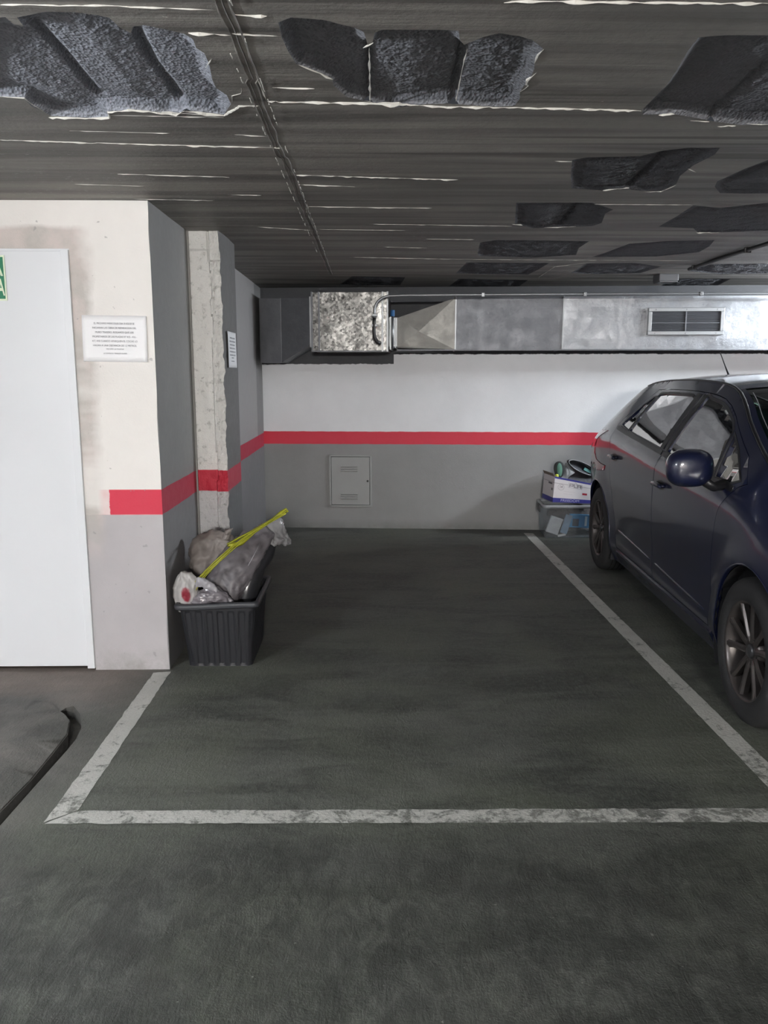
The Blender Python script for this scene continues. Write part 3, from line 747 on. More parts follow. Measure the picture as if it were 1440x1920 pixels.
# supply grille
gx0, gx1, gz0, gz1 = 2.315, 2.925, 1.730, 1.947
bm = BM(); w = .030
for a, b, c_, d_ in ((gx0, gx1, gz1-w, gz1), (gx0, gx1, gz0, gz0+w), (gx0, gx0+w, gz0+w, gz1-w), (gx1-w, gx1, gz0+w, gz1-w)): rbox(bm, a, b, YF-.035, YF+.002, c_, d_, .003, 1)
gr_ = duct_part('grille', bm, simple('aluminium_grille', (.38, .39, .40), .4, .7), label='rectangular slatted air grille')
bm = BM(); box(bm, gx0+w, gx1-w, YF-.004, YF-.002, gz0+w, gz1-w); obj('grille_back', bm, simple('grille_dark', (.012,)*3, .9), gr_)
M_slat = simple('grille_slat', (.16, .165, .18), .5, .5)
for i in range(13):
    z = gz0+w+.008+i*(gz1-gz0-2*w-.012)/12
    bm = BM(); box(bm, gx0+w, gx1-w, -.009, .009, -.0012, .0012, T(0, YF-.018, z) @ RX(-.7)); obj('slat', bm, M_slat, gr_)
for x in (gx0+w+(gx1-gx0-2*w)*.5,):
    bm = BM(); box(bm, x-.005, x+.005, YF-.031, YF-.02, gz0+w, gz1-w); obj('mullion', bm, M_slat, gr_)
bm = BM(); box(bm, gx0+w, gx1-w, YF-.030, YF-.022, (gz0+gz1)/2-.014, (gz0+gz1)/2-.010); obj('mullion', bm, M_slat, gr_)
for x in (gx0+.06, (gx0+gx1)/2, gx1-.06):
    for z in (gz0+.014, gz1-.014):
        bm = BM(); lathe(bm, [(0, .004), (.002, .003), (.0025, .0001)], 8, 'x', T(x, YF-.035, z) @ RZ(-PI/2)); obj('screw', bm, M_slat, gr_)
# blue foam plug and hanger by the neck
bm = BM(); tube(bm, [(.222, YF-.05, 1.885), (.222, YF-.05, 1.935)], .018, 10); obj_ = duct_part('end_cap', bm, simple('blue_plastic', (.02, .11, .28), .5), label='small blue plastic cap')
bm = BM(); tube(bm, [(.222, YF-.05, 1.625), (.222, YF-.05, 1.90)], .011, 10); duct_part('hanger_rod', bm, M_edge, smooth=True)

# steel conduit with a black flexible tail
M_cond = simple('grey_conduit', (.26, .27, .28), .4, .6); M_black = simple('black_rubber', (.014, .014, .015), .45)
cd = thing('electrical_conduit', 'thin grey conduit under the ceiling that bends down in front of the spangled box', 'conduit', (0, 6.60, 0), AB)
bm = BM(); pts = [(.036, .0, 1.845), (.036, 0, 1.90)] + [(.036+.13*(1-math.cos(t)), 0, 1.915+.115*math.sin(t)) for t in [i*PI/20 for i in range(11)]] + [(x, 0, 2.032+.004*math.sin(x)) for x in (.3, .7, 1.2, 2, 3, 4, 5, 6, 6.6)]
tube(bm, pts, .0105, 10); pipe = obj('conduit_pipe', bm, M_cond, cd, smooth=True)
bm = BM(); tube(bm, [(.036, 0, 1.86), (.034, 0, 1.83), (.032, 0, 1.76), (.036, 0, 1.71), (.055, .004, 1.672), (.085, .012, 1.655)], .014, 10, radii=[.013, .015, .014, .015, .016, .016]); obj('cable_tail', bm, M_black, cd, smooth=True, label='black flexible cable end')
for x in (.9, 1.7, 2.6, 3.6):
    bm = BM(); rbox(bm, x-.012, x+.012, -.016, .016, 2.018, 2.05, .003); obj('clip', bm, M_cond, cd)
for z in (1.88, 1.80):
    bm = BM(); rbox(bm, .014, .06, -.012, .012, z-.010, z+.010, .003); obj('clip', bm, M_cond, cd)

# cable and junction box on the ceiling over the car
cb = thing('ceiling_cable', 'black cable run along the ceiling above the dark blue car', 'cable', (2.285, 5, ZC))
bm = BM(); tube(bm, [(0, -7.5+i*.4, -.014+.002*math.sin(i*2)) for i in range(22)], .013, 8); obj('cable_run', bm, M_black, cb, smooth=True)
for y in (-2, -1, 0, .8):
    bm = BM(); rbox(bm, -.02, .02, y-.008, y+.008, -.032, 0, .003); obj('clip', bm, M_black, cb)
jb = thing('junction_box', 'small square junction box on the ceiling where the black cable ends', 'box', (2.285, 6.36, ZC))
bm = BM(); rbox(bm, -.075, .075, -.075, .075, -.055, 0, .008); bx_ = obj('box_body', bm, simple('grey_plastic', (.10, .10, .105), .5), jb)
bm = BM(); rbox(bm, -.07, .07, -.07, .07, -.062, -.054, .003); obj('box_lid', bm, simple('grey_plastic_lid', (.12, .12, .125), .5), jb)

# ------------------------------------------------------------------ plastic bin beside the pillar
def rrect(x0, x1, y0, y1, r, z, n=5, rib=None):
    out = []
    for (cx, cy, a0) in ((x1-r, y1-r, 0), (x0+r, y1-r, 90), (x0+r, y0+r, 180), (x1-r, y0+r, 270)):
        for i in range(n+1):
            a = math.radians(a0+90*i/n); out.append((cx+r*math.cos(a), cy+r*math.sin(a), z))
    return out
def dense(L, g):
    P = resample([(p[0], p[1]) for p in L], g); return [(x, y, L[0][2]) for x, y in P]
M_bin = simple('charcoal_plastic', (.015, .0155, .019), .5, var=.2, vs=12, bump=.0006, bs=90)
bn = thing('plastic_bin', 'charcoal ribbed plastic bin standing on the floor against the side wall', 'bin', (-.742, 3.98, 0))
def binring(z, off=0, rib=0):
    t = z/.325; hx = .157+.030*t+off; hy = .215+.035*t+off
    P = resample([(p[0], p[1]) for p in rrect(-hx, hx, -hy, hy, .03, z)], .006)
    out = []
    for x, y in P:
        s = x if abs(y) > hy-.02 else y
        k = rib*(.5+.5*max(-1, min(1, 2.2*math.sin(s*2*PI/.052))))
        L = math.hypot(x, y); nx_, ny_ = (0, (1 if y > 0 else -1)) if abs(y) > hy-.02 else ((1 if x > 0 else -1), 0)
        out.append((x-nx_*k, y-ny_*k, z))
    return out
N0 = len(binring(.3)); 
def fit(R, n=220):
    L = [0]
    for i in range(len(R)): L.append(L[-1]+math.dist(R[i], R[(i+1) % len(R)]))
    out = []; j = 0
    for k in range(n):
        d = L[-1]*k/n
        while L[j+1] < d: j += 1
        t = (d-L[j])/max(1e-9, L[j+1]-L[j]); a = R[j]; b = R[(j+1) % len(R)]
        out.append(tuple(a[i]+(b[i]-a[i])*t for i in range(3)))
    return out
bm = BM()
secs = [fit(binring(z, 0, rb), 360) for z, rb in ((0, 0), (.004, .002), (.02, .007), (.27, .007), (.285, .003), (.29, 0), (.325, 0))]
secs += [fit(binring(z, -.005), 360) for z in (.325, .2, .01)]
loft(bm, secs); bmesh.ops.recalc_face_normals(bm, faces=bm.faces)
obj('bin_body', bm, M_bin, bn)
bm = BM()
rim = [fit(binring(z, o), 200) for z, o in ((.322, -.006), (.333, -.004), (.336, .004), (.334, .014), (.326, .019), (.312, .019), (.308, .016), (.312, .013), (.318, .002))]
for s in rim:
    for i, p in enumerate(s): s[i] = (p[0], p[1], p[2] + .006*math.sin(p[0]*9) - .004)
rim.append(rim[0]); loft(bm, rim, cap=False); bmesh.ops.remove_doubles(bm, verts=bm.verts[:], dist=1e-5); bmesh.ops.recalc_face_normals(bm, faces=bm.faces)
obj('bin_rim', bm, simple('charcoal_rim', (.040, .042, .048), .45), bn, smooth=True)

def bag(secs, n=72, wr=.006, fr=22, seed=0, cuts=1):
    """closed soft shape through elliptical sections: (centre, axis-u, axis-v)"""
    bm = BM(); rings = []
    for c, u, v in secs:
        c, u, v = Vector(c), Vector(u), Vector(v)
        rings.append([c + u*math.cos(2*PI*k/n) + v*math.sin(2*PI*k/n) for k in range(n)])
    # interpolate extra sections
    out = []
    for i in range(len(rings)-1):
        for s in range(8):
            t = s/8; p0 = rings[max(0, i-1)]; p1 = rings[i]; p2 = rings[i+1]; p3 = rings[min(len(rings)-1, i+2)]
            out.append([.5*((2*b)+(c_-a)*t+(2*a-5*b+4*c_-d_)*t*t+(-a+3*b-3*c_+d_)*t**3) for a, b, c_, d_ in zip(p0, p1, p2, p3)])
    out.append(rings[-1]); loft(bm, out)
    bmesh.ops.recalc_face_normals(bm, faces=bm.faces); bm.normal_update()
    o = Vector((seed*5.3, seed, -seed))
    for v in bm.verts:
        q = v.co + noise.noise_vector(v.co*fr*.5+o)*.03
        q = Vector((q.x*1.0, q.y, q.z*.7)) + o
        w = noise.noise(q*fr*.45)*wr*1.3
        for k, a in ((1, 1.0), (2.2, .55), (4.6, .25)):
            w += (.35-abs(noise.noise(q*fr*k)))*wr*1.5*a       # sharp folds
        v.co += v.normal*w
    return bm
SUB = None
M_greybag = simple('grey_plastic_sheet', (.115, .105, .113), .45, var=.1, vs=10)
M_beige = simple('beige_plastic_bag', (.185, .162, .150), .55, var=.12, vs=14)
M_clear = Mt('clear_plastic_wrap', (.24, .235, .24), .22); M_clear.b.inputs['Coat Weight'].default_value = .6; M_clear = M_clear.m
M_shadewrap = simple('shade_toned_wrap', (.022, .022, .025), .28, Coat_Weight=.5)  # clear wrap on the shaded side, its shade put into a near-black colour
M_yel = simple('yellow_strap', (.34, .34, .02), .5, var=.15, vs=40)

b1 = thing('bundle', 'long grey plastic-wrapped bundle sticking out of the plastic bin to the right', 'bundle', (0, 0, 0))
bm = bag([((-.755, 3.88, .20), (.07, 0, -.01), (.0, .05, .0)), ((-.745, 3.90, .33), (.085, 0, -.035), (-.01, .055, .01)), ((-.705, 3.94, .43), (.080, 0, -.05), (-.02, .055, .02)),
          ((-.640, 3.99, .520), (.062, 0, -.045), (-.025, .05, .03)), ((-.575, 4.05, .585), (.042, 0, -.036), (-.02, .035, .025)), ((-.535, 4.09, .625), (.026, 0, -.026), (-.01, .02, .01))], wr=.014, fr=17, seed=3)
obj('wrapped_sheet', bm, M_greybag, b1, smooth=True, mods=SUB)
bm = bag([((-.655, 3.97, .22), (.055, 0, -.01), (0, .08, 0)), ((-.630, 3.98, .34), (.055, 0, -.03), (0, .075, 0)), ((-.600, 4.02, .44), (.050, 0, -.03), (-.01, .07, 0)), ((-.545, 4.08, .525), (.038, 0, -.03), (-.01, .055, .01)), ((-.515, 4.11, .58), (.02, 0, -.02), (0, .025, 0))], wr=.004, fr=14, seed=5)
obj('shaded_roll', bm, M_shadewrap, b1, smooth=True, mods=SUB, label='glossy rolled clear plastic, coloured dark for the shade on it')
bm = bag([((-.548, 4.08, .585), (.030, 0, -.04), (-.01, .03, .01)), ((-.520, 4.11, .595), (.042, 0, -.050), (-.01, .03, .01)), ((-.485, 4.14, .592), (.045, 0, -.065), (0, .03, 0)), ((-.462, 4.16, .598), (.035, 0, -.068), (0, .022, 0)), ((-.452, 4.17, .602), (.018, 0, -.050), (0, .008, 0))], wr=.012, fr=26, seed=8)
obj('clear_wrap_end', bm, M_clear, b1, smooth=True, mods=SUB, label='crumpled clear plastic end')
b1.location = (0, 0, 0)
# pale strip painted as the sheen on the wrap's right-hand side
bm = BM(); tube(bm, [(-.663, 3.895, .345), (-.650, 3.90, .40), (-.622, 3.915, .455), (-.592, 3.945, .51), (-.562, 3.985, .568)], .004, 6, flat=.5, radii=[.006, .005, .003, .004, .002])
obj('film_sheen', bm, simple('film_highlight', (.38, .37, .39), .25), b1, smooth=True)

bm = bag([((-.905, 4.00, .36), (.02, 0, -.03), (0, .03, 0)), ((-.89, 4.00, .42), (.045, 0, -.065), (0, .08, 0)), ((-.845, 4.01, .465), (.055, 0, -.095), (0, .09, 0)), ((-.785, 4.02, .49), (.045, 0, -.10), (0, .075, 0)), ((-.735, 4.02, .51), (.03, 0, -.075), (0, .05, 0)), ((-.70, 4.02, .52), (.01, 0, -.03), (0, .03, 0))], wr=.018, fr=15, seed=11)
sk = thing('rubbish_bag', 'full beige plastic bag tied at the top, lying in the bin behind the bundle', 'bag')
obj('bag_body', bm, M_beige, sk, smooth=True, mods=SUB); sk.location = (0, .075, .012)
bm = bag([((-.755, 3.99, .565), (.022, 0, 0), (0, .022, 0)), ((-.742, 3.985, .588), (.012, 0, 0), (0, .012, 0)), ((-.735, 3.98, .600), (.016, 0, .004), (0, .014, 0)), ((-.728, 3.98, .615), (.020, 0, .008), (0, .010, 0))], wr=.005, fr=50, seed=2)
obj('bag_knot', bm, M_beige, sk, smooth=True)

st = thing('strap', 'yellow plastic strap looped over the grey bundle and tied in a V', 'strap')
def ribbon(bm, pts, w, up=(0, 0, 1), th=.001):
    pts = [Vector(p) for p in pts]; a = []
    for i, p in enumerate(pts):
        t = (pts[min(i+1, len(pts)-1)]-pts[max(i-1, 0)]).normalized(); s = t.cross(Vector((0, -1, 0))).normalized(); n = s.cross(t)
        ww = w[i] if isinstance(w, (list, tuple)) else w
        a.append([bm.verts.new(p+s*ww/2-n*th), bm.verts.new(p+n*.002), bm.verts.new(p-s*ww/2-n*th), bm.verts.new(p-n*.003)])
    for x, y in zip(a, a[1:]):
        for k in range(4): bm.faces.new((x[k], x[(k+1) % 4], y[(k+1) % 4], y[k]))
    bm.faces.new(a[0]); bm.faces.new(list(reversed(a[-1])))
A = [(-.868, 3.785, .385), (-.842, 3.785, .425), (-.800, 3.79, .472), (-.742, 3.80, .525), (-.672, 3.84, .585), (-.590, 3.92, .640), (-.505, 4.02, .680), (-.440, 4.09, .705)]
for k, (dx, dz, w) in enumerate(((0, 0, .008), (.008, -.003, .006), (-.005, .006, .006), (.014, -.010, .005))):
    bm = BM(); P = [(x+dx*(1-i/9), y-.003*k, z+dz*(1-i/9)+.0025*math.sin(i*1.7+k)) for i, (x, y, z) in enumerate(A)]
    ribbon(bm, P, w); obj('strap_strand', bm, M_yel, st, smooth=True)
B = [(-.712, 3.90, .580), (-.660, 3.93, .605), (-.600, 3.96, .632), (-.530, 4.01, .668), (-.455, 4.08, .705), (-.437, 4.10, .712)]
for k in range(2):
    bm = BM(); ribbon(bm, [(x, y-.002*k, z+.004*k) for x, y, z in B], [.010, .010, .009, .008, .010, .016]); obj('strap_strand', bm, M_yel, st, smooth=True)
bm = BM(); ribbon(bm, [(-.712, 3.905, .575), (-.680, 3.90, .577), (-.640, 3.90, .590), (-.585, 3.93, .628)], [.012, .030, .022, .004]); obj('strap_tail', bm, M_yel, st, smooth=True)
bm = BM(); ribbon(bm, [(-.50, 4.03, .688), (-.462, 4.075, .712), (-.437, 4.09, .728), (-.428, 4.09, .712)], [.010, .018, .014, .012]); obj('strap_tail', bm, M_yel, st, smooth=True)

# white bag with red print, stuffed at the front left
wb = thing('carrier_bag', 'crumpled white plastic bag with a red printed patch at the front left of the bin', 'bag')
mw = Mt('printed_white_plastic', (.42, .40, .39), .45); co = mw.coord(); S = mw.sep(co)
dx = mw.math('MULTIPLY', mw.math('ADD', S[0], .893), 30); dz = mw.math('MULTIPLY', mw.math('ADD', S[2], -.365), 19)
rr = mw.math('ADD', mw.math('ADD', mw.math('MULTIPLY', dx, dx), mw.math('MULTIPLY', dz, dz)), mw.math('MULTIPLY', mw.noise(25, 4, .6, co), .8))
mw.color(mw.mix(mw.ramp(rr, [(.75, (1,1,1)), (1.0, (0,0,0))]), (.36, .345, .335), (.20, .018, .03)))
bm = bag([((-.905, 3.80, .27), (.035, 0, 0), (0, .03, 0)), ((-.905, 3.795, .33), (.055, 0, 0), (0, .035, 0)), ((-.900, 3.795, .385), (.062, 0, .0), (0, .038, 0)), ((-.893, 3.80, .430), (.052, 0, -.006), (0, .028, 0)), ((-.897, 3.80, .462), (.022, 0, -.004), (0, .010, 0))], wr=.008, fr=24, seed=6)
obj('bag_body', bm, mw.m, wb, smooth=True, mods=SUB)
fl = thing('plastic_film', 'crumpled clear and lilac plastic film spilling over the front of the bin', 'film')
bm = bag([((-.855, 3.80, .28), (.03, 0, 0), (0, .03, 0)), ((-.83, 3.79, .325), (.055, 0, -.01), (0, .035, 0)), ((-.785, 3.79, .345), (.055, 0, -.03), (0, .035, 0)), ((-.735, 3.80, .345), (.045, 0, -.04), (0, .03, 0)), ((-.690, 3.81, .335), (.02, 0, -.02), (0, .02, 0))], wr=.012, fr=30, seed=4)
obj('film_heap', bm, simple('lilac_film', (.17, .155, .17), .25, var=.2, vs=20, Coat_Weight=.5), fl, smooth=True, mods=SUB)
bm = bag([((-.83, 3.775, .40), (.02, 0, 0), (0, .008, 0)), ((-.81, 3.775, .415), (.028, 0, -.03), (0, .012, 0)), ((-.775, 3.775, .405), (.03, 0, -.035), (0, .012, 0)), ((-.748, 3.78, .395), (.014, 0, -.02), (0, .008, 0))], wr=.005, fr=35, seed=14)
obj('label_sheet', bm, simple('white_label', (.30, .29, .31), .4), fl, smooth=True)

# ------------------------------------------------------------------ clear storage box with a printed carton on top
sb = thing('storage_box', 'clear plastic storage box of oddments on the floor against the back wall behind the car', 'box', (1.80, 6.985, 0), -.06)
mcl = Mt('clear_polypropylene', (.7, .72, .74), .15)
tr_ = mcl.n('ShaderNodeBsdfTransparent'); tr_.inputs[0].default_value = (.80, .83, .85, 1)
mx = mcl.n('ShaderNodeMixShader'); mx.inputs[0].default_value = .13
mcl.l(tr_.outputs[0], mx.inputs[1]); mcl.l(mcl.b.outputs[0], mx.inputs[2])
mcl.l(mx.outputs[0], mcl.t.nodes['Material Output'].inputs[0]); M_pp = mcl.m
SX, SYd, SZ = .29, .18, .295
bm = BM()
sec = [fit([(x, y, z) for x, y, z in rrect(-SX+.02+o, SX-.02-o, -SYd+.02+o, SYd-.02-o, .03, z)], 120) for z, o in ((0, .012), (.01, 0), (.15, -.006), (SZ-.02, -.014))]
loft(bm, sec, cap=False); bm.faces.new([bm.verts[i] for i in range(0)]) if False else None
box(bm, -SX+.03, SX-.03, -SYd+.03, SYd-.03, .002, .005)
obj('box_body', bm, M_pp, sb, smooth=False)
bm = BM(); r = [fit(rrect(-SX-o, SX+o, -SYd-o, SYd+o, .035, z), 120) for z, o in ((SZ-.03, -.010), (SZ-.028, .006), (SZ-.008, .008), (SZ, .0), (SZ-.002, -.014), (SZ-.03, -.012))]
loft(bm, r + [r[0]], cap=False); bmesh.ops.recalc_face_normals(bm, faces=bm.faces)
obj('box_rim', bm, simple('frosted_rim', (.30, .31, .33), .3), sb, smooth=True)
bm = BM(); rbox(bm, -SX-.015, -SX-.002, -.06, .06, SZ-.085, SZ-.02, .004); obj('side_clip', bm, simple('dark_clip', (.05, .05, .055), .4), sb)
def local(M): return sb.matrix_basis @ M
R0 = T(1.80, 6.985, 0) @ RZ(-.06)
def inbox(name, label, cat, bm, m, M):
    o = obj(name, bm, m, smooth=False); o.matrix_world = R0 @ M; return tag(o, label, cat)
bm = BM(); rbox(bm, -.055, .055, -.02, .02, -.075, .075, .006)
inbox('packet', 'crumpled white packet leaning inside the clear storage box', 'packet', bm, simple('white_packet', (.42, .43, .44), .4, var=.35, vs=25), T(-.175, -.085, .10) @ RY(.32))
bm = BM(); rbox(bm, -.085, .085, -.02, .02, -.058, .058, .004)
pk = thing('blue_pack', 'bright blue printed pack inside the clear storage box', 'packet'); pk.matrix_world = R0 @ T(.035, -.110, .145) @ RY(.04)
obj('pack_body', bm, simple('bright_blue_card', (.015, .20, .42), .4), pk)
bm = BM(); box(bm, -.06, -.005, -.0212, -.0202, -.045, .02); obj('dark_panel', bm, simple('navy_print', (.006, .02, .04), .5), pk)
bm = BM(); box(bm, .046, .066, -.0216, -.0203, -.04, .045); obj('white_print', bm, simple('pale_print', (.45, .58, .65), .5), pk)
bm = BM(); rbox(bm, -.03, .03, -.012, .012, -.085, .085, .004)
inbox('blister_pack', 'slim pale blue sleeve standing slanted between the packets in the storage box', 'packet', bm, simple('pale_blue_card', (.12, .19, .27), .4, var=.4, vs=20), T(-.080, -.138, .12) @ RY(.28))
bm = bag([((-.2, -.02, .17), (.02, 0, 0), (0, .03, 0)), ((-.13, -.03, .195), (.04, 0, -.05), (0, .07, 0)), ((.0, -.02, .18), (.05, 0, -.07), (0, .09, 0)), ((.12, -.02, .19), (.04, 0, -.07), (0, .08, 0)), ((.2, -.02, .17), (.02, 0, -.02), (0, .04, 0))], wr=.01, fr=18, seed=9)
inbox('cloth', 'dark brown-grey cloth bundled in the upper part of the storage box', 'cloth', bm, simple('dark_cloth', (.055, .048, .047), .9), T(0, .045, .0))
bm = bag([((-.22, .0, .04), (.02, 0, 0), (0, .03, 0)), ((-.1, -.0, .05), (.05, 0, -.04), (0, .1, 0)), ((.08, 0, .055), (.05, 0, -.045), (0, .1, 0)), ((.22, -.0, .04), (.02, 0, -.02), (0, .04, 0))], wr=.008, fr=20, seed=19)
inbox('folded_tarp', 'dark grey folded tarp on the bottom of the storage box', 'tarp', bm, simple('dark_tarp', (.05, .055, .055), .7), T(0, .03, .01))
bm = BM(); rbox(bm, -.035, .035, -.012, .012, -.010, .010, .003)
inbox('sachet', 'tiny white sachet at the bottom front of the storage box', 'packet', bm, simple('white_sachet', (.5, .5, .5), .5, var=.4, vs=60), T(-.115, -.13, .022) @ RY(-.2))

# printed carton, turned a little so that its short left side shows
CW, CD, CH = .40, .27, .225
Mcart = T(1.735, 6.995, SZ+.016) @ RZ(.13) @ RY(.06)
M_card = simple('white_card', (.60, .57, .58), .6, var=.05, vs=8); M_purple = simple('indigo_print', (.035, .035, .22), .5); M_kraft = simple('brown_card', (.20, .16, .13), .8)
ct = thing('carton', 'open white cardboard carton with blue bands and outlined letters, on the clear storage box', 'carton'); ct.matrix_world = Mcart
x0, x1, y0, y1 = -.185, -.185+CW, -.17, -.17+CD
bm = BM()
for a in ((x0, x1, y0, y0+.004), (x0, x1, y1-.004, y1), (x0, x0+.004, y0+.004, y1-.004), (x1-.004, x1, y0+.004, y1-.004)): box(bm, *a, .004, CH)
box(bm, x0, x1, y0, y1, .001, .004)
obj('carton_body', bm, M_card, ct)
bm = BM(); box(bm, x0-.0006, x1+.0006, y0-.0006, y0+.0002, CH-.016, CH+.0008); obj('blue_band', bm, M_purple, ct)
bm = BM(); box(bm, x0-.0006, x1+.0006, y0-.0006, y0+.0002, .001, .040); box(bm, x0-.0006, x0+.0002, y0, y1, .001, .040); obj('blue_band', bm, M_purple, ct)
M_grey_ink = simple('grey_ink', (.10, .09, .10), .6)
bm = BM(); box(bm, x0-.0004, x0+.126, y0-.0008, y0, CH-.056, CH-.0535); box(bm, x0-.0008, x0, y0, y1, CH-.056, CH-.0535); obj('print_rule', bm, M_grey_ink, ct)
bm = BM(); box(bm, x0+.258, x1, y0-.0008, y0, CH-.056, CH-.0535); obj('print_rule', bm, M_grey_ink, ct)
# stroke letters P L A in a thin outlined frame
def stroke(bm, P, w, y):
    for a, b in zip(P, P[1:]):
        a = Vector((a[0], 0, a[1])); b = Vector((b[0], 0, b[1])); d = (b-a).normalized(); s = Vector((-d.z, 0, d.x))*w/2
        a2 = a-d*w/2; b2 = b+d*w/2; V = [a2+s, b2+s, b2-s, a2-s]
        bm.faces.new([bm.verts.new((p.x, y, p.z)) for p in V])
bm = BM(); lx = x0+.135; lz = CH-.070; s = .030
for L in ([(0, 0), (0, .9), (1.0, .9), (1.0, .35), (.2, .35)], [(1.35, 1.0), (1.35, 0), (2.1, 0)], [(2.4, 0), (2.4, .9), (3.4, .9), (3.4, 0)], [(2.4, .4), (3.4, .4)]):
    stroke(bm, [(lx+a*s+.006, lz+b*s) for a, b in L], .0052, y0-.0012)
F_ = [(lx-.006, lz-.008), (lx-.006, lz+.036), (lx+.118, lz+.036), (lx+.118, lz-.008), (lx-.006, lz-.008)]; stroke(bm, F_, .0015, y0-.0011)
stroke(bm, [(lx+.05, CH-.02), (lx+.072, CH-.035), (lx+.066, lz+.02)], .002, y0-.0011)
bm.normal_update(); obj('brand_letters', bm, M_grey_ink, ct)
text('14', .034, ct, M_grey_ink, T(x0+.063, y0-.0012, CH-.083) @ FRONT, sx=.8)
bm = BM(); c0 = (x0+.063, CH-.085); stroke(bm, [(c0[0]+.028*math.cos(t*PI/12), c0[1]+.026*math.sin(t*PI/12)) for t in range(25)], .0016, y0-.0011); obj('circle_mark', bm, M_grey_ink, ct)
text('FREEDOM', .034, ct, simple('silver_print', (.45, .45, .62), .5), T(x0+.155, y0-.0012, .020) @ FRONT, sx=1.15)
bm = BM(); box(bm, x0+.262, x0+.305, y0-.0008, y0, .088, .108); obj('red_patch', bm, simple('red_print', (.35, .02, .04), .5), ct)
for zz in (.080, .105):
    bm = BM(); box(bm, x0+.09, x0+.21-(zz*300 % 5)*.01, y0-.0007, y0, zz, zz+.0015); obj('print_rule', bm, simple('faint_ink', (.40, .36, .36), .6), ct)
bm = BM(); box(bm, x0-.0008, x0, y0+.03, y0+.06, .10, .12); box(bm, x0-.0008, x0, y0+.05, y0+.14, CH-.075, CH-.060); obj('side_print', bm, M_grey_ink, ct)
# an open flap
bm = BM(); box(bm, -.001, .002, y0+.01, y1, 0, .03, T(x0, 0, CH-.004) @ RY(-.5)); obj('flap', bm, M_kraft, ct)

# the carton has sagged towards its right-hand end
for ch in list(ct.children) + [o for o in bpy.data.objects if o.parent == ct]:
    if ch.get('sagged'): continue
    for v in ch.data.vertices: v.co.z *= 1-.20*max(0, v.co.x-x0)/.30
    ch['sagged'] = 1
for o in bpy.data.objects:
    if 'sagged' in o: del o['sagged']
MC = Mcart
# clutter standing in the carton
M_felt = simple('dark_grey_fabric', (.075, .078, .088), .8, var=.2, vs=30); M_teal = simple('teal_lining', (.17, .42, .40), .6); M_pip = simple('grey_piping', (.28, .29, .30), .6)
sh = thing('slipper', 'dark-soled slipper with a green insole standing upright in the carton', 'slipper'); sh.matrix_world = MC @ T(-.115, -.08, .265) @ RZ(-.1) @ RY(-.16) @ Matrix.Scale(1.15, 4)
def soleo(k, z0, n=36):
    return [((.040*math.cos(t))*k*(1+.12*math.sin(t)), z0, .062*math.sin(t)*k+.01) for t in [2*PI*i/n for i in range(n)]]
bm = BM(); loft(bm, [soleo(.9, -.010), soleo(1, -.008), soleo(1.03, 0), soleo(1, .012), soleo(.9, .014)]); bmesh.ops.recalc_face_normals(bm, faces=bm.faces); obj('sole', bm, simple('black_sole', (.018, .022, .022), .7), sh, smooth=True)
bm = BM(); loft(bm, [[(x*.62-.002, y, z) for x, y, z in soleo(.84, -.013)], [(x*.6-.002, y, z) for x, y, z in soleo(.8, -.0145)]]); bmesh.ops.recalc_face_normals(bm, faces=bm.faces); obj('insole', bm, simple('green_insole', (.085, .20, .15), .7), sh, smooth=True)
bm = bag([((.015, .03, -.05), (.02, 0, 0), (0, .02, 0)), ((.045, .02, -.03), (.012, 0, .0), (0, .03, .04)), ((.07, .02, .0), (.01, 0, 0), (0, .03, .05)), ((.11, .02, -.02), (.01, 0, 0), (0, .02, .01))], wr=.002, fr=20)
obj('upper', bm, M_pip, sh, smooth=True)
bg = thing('tote_bag', 'dark grey padded bag with teal lining slumped on top of the carton', 'bag'); bg.matrix_world = MC @ T(.050, -.01, .205)
bm = bag([((-.10, 0, .0), (.01, 0, 0), (0, .05, .03)), ((-.07, 0, .02), (.02, 0, 0), (0, .08, .05)), ((.0, 0, .035), (.02, 0, 0), (0, .09, .07)), ((.10, 0, .03), (.02, 0, 0), (0, .09, .065)), ((.17, 0, .01), (.01, 0, 0), (0, .06, .03))], wr=.006, fr=15, seed=3)
obj('bag_body', bm, M_felt, bg, smooth=True, mods=SUB)
# wide loop opening: an oval hoop leaning back with piping
def hoop(k, dy, n=40): return [Vector((.055+.135*math.cos(t)*k, dy+.03*math.sin(t), .095+.045*math.sin(t)*k-.32*.135*math.cos(t)*k)) for t in [2*PI*i/n for i in range(n)]]
bm = BM(); h0, h1 = hoop(1, -.05), hoop(.93, .02)
loft(bm, [h0, hoop(1.02, -.02), h1, hoop(.90, -.02), hoop(.96, -.048), h0], cap=False); bmesh.ops.recalc_face_normals(bm, faces=bm.faces); obj('collar', bm, M_felt, bg, smooth=True)
bm = BM(); tube(bm, [p+Vector((0, -.004, 0)) for p in hoop(1, -.05)]+[hoop(1, -.05)[0]+Vector((0, -.004, 0))], .0035, 6, cap=False); obj('piping', bm, M_pip, bg, smooth=True)
bm = BM(); bm.faces.new([bm.verts.new(p) for p in hoop(.9, .015)]); obj('bag_inside', bm, simple('bag_inside', (.055, .06, .07), .8), bg)
bm = BM(); rbox(bm, -.035, .045, -.006, .0, -.012, .014, .004, 2, T(.115, -.005, .068) @ RY(.42)); obj('lining', bm, M_teal, bg, label='pale teal lining patch')
sp = thing('spray_cap', 'small lime yellow cap poking out at the left corner of the carton', 'cap'); sp.matrix_world = MC @ T(-.155, -.13, .225)
bm = BM(); lathe(bm, [(-.06, .0001), (-.06, .016), (.0, .016), (.014, .013), (.018, .0001)], 20, 'z'); obj('cap_body', bm, simple('lime_plastic', (.42, .46, .05), .5), sp, smooth=True)
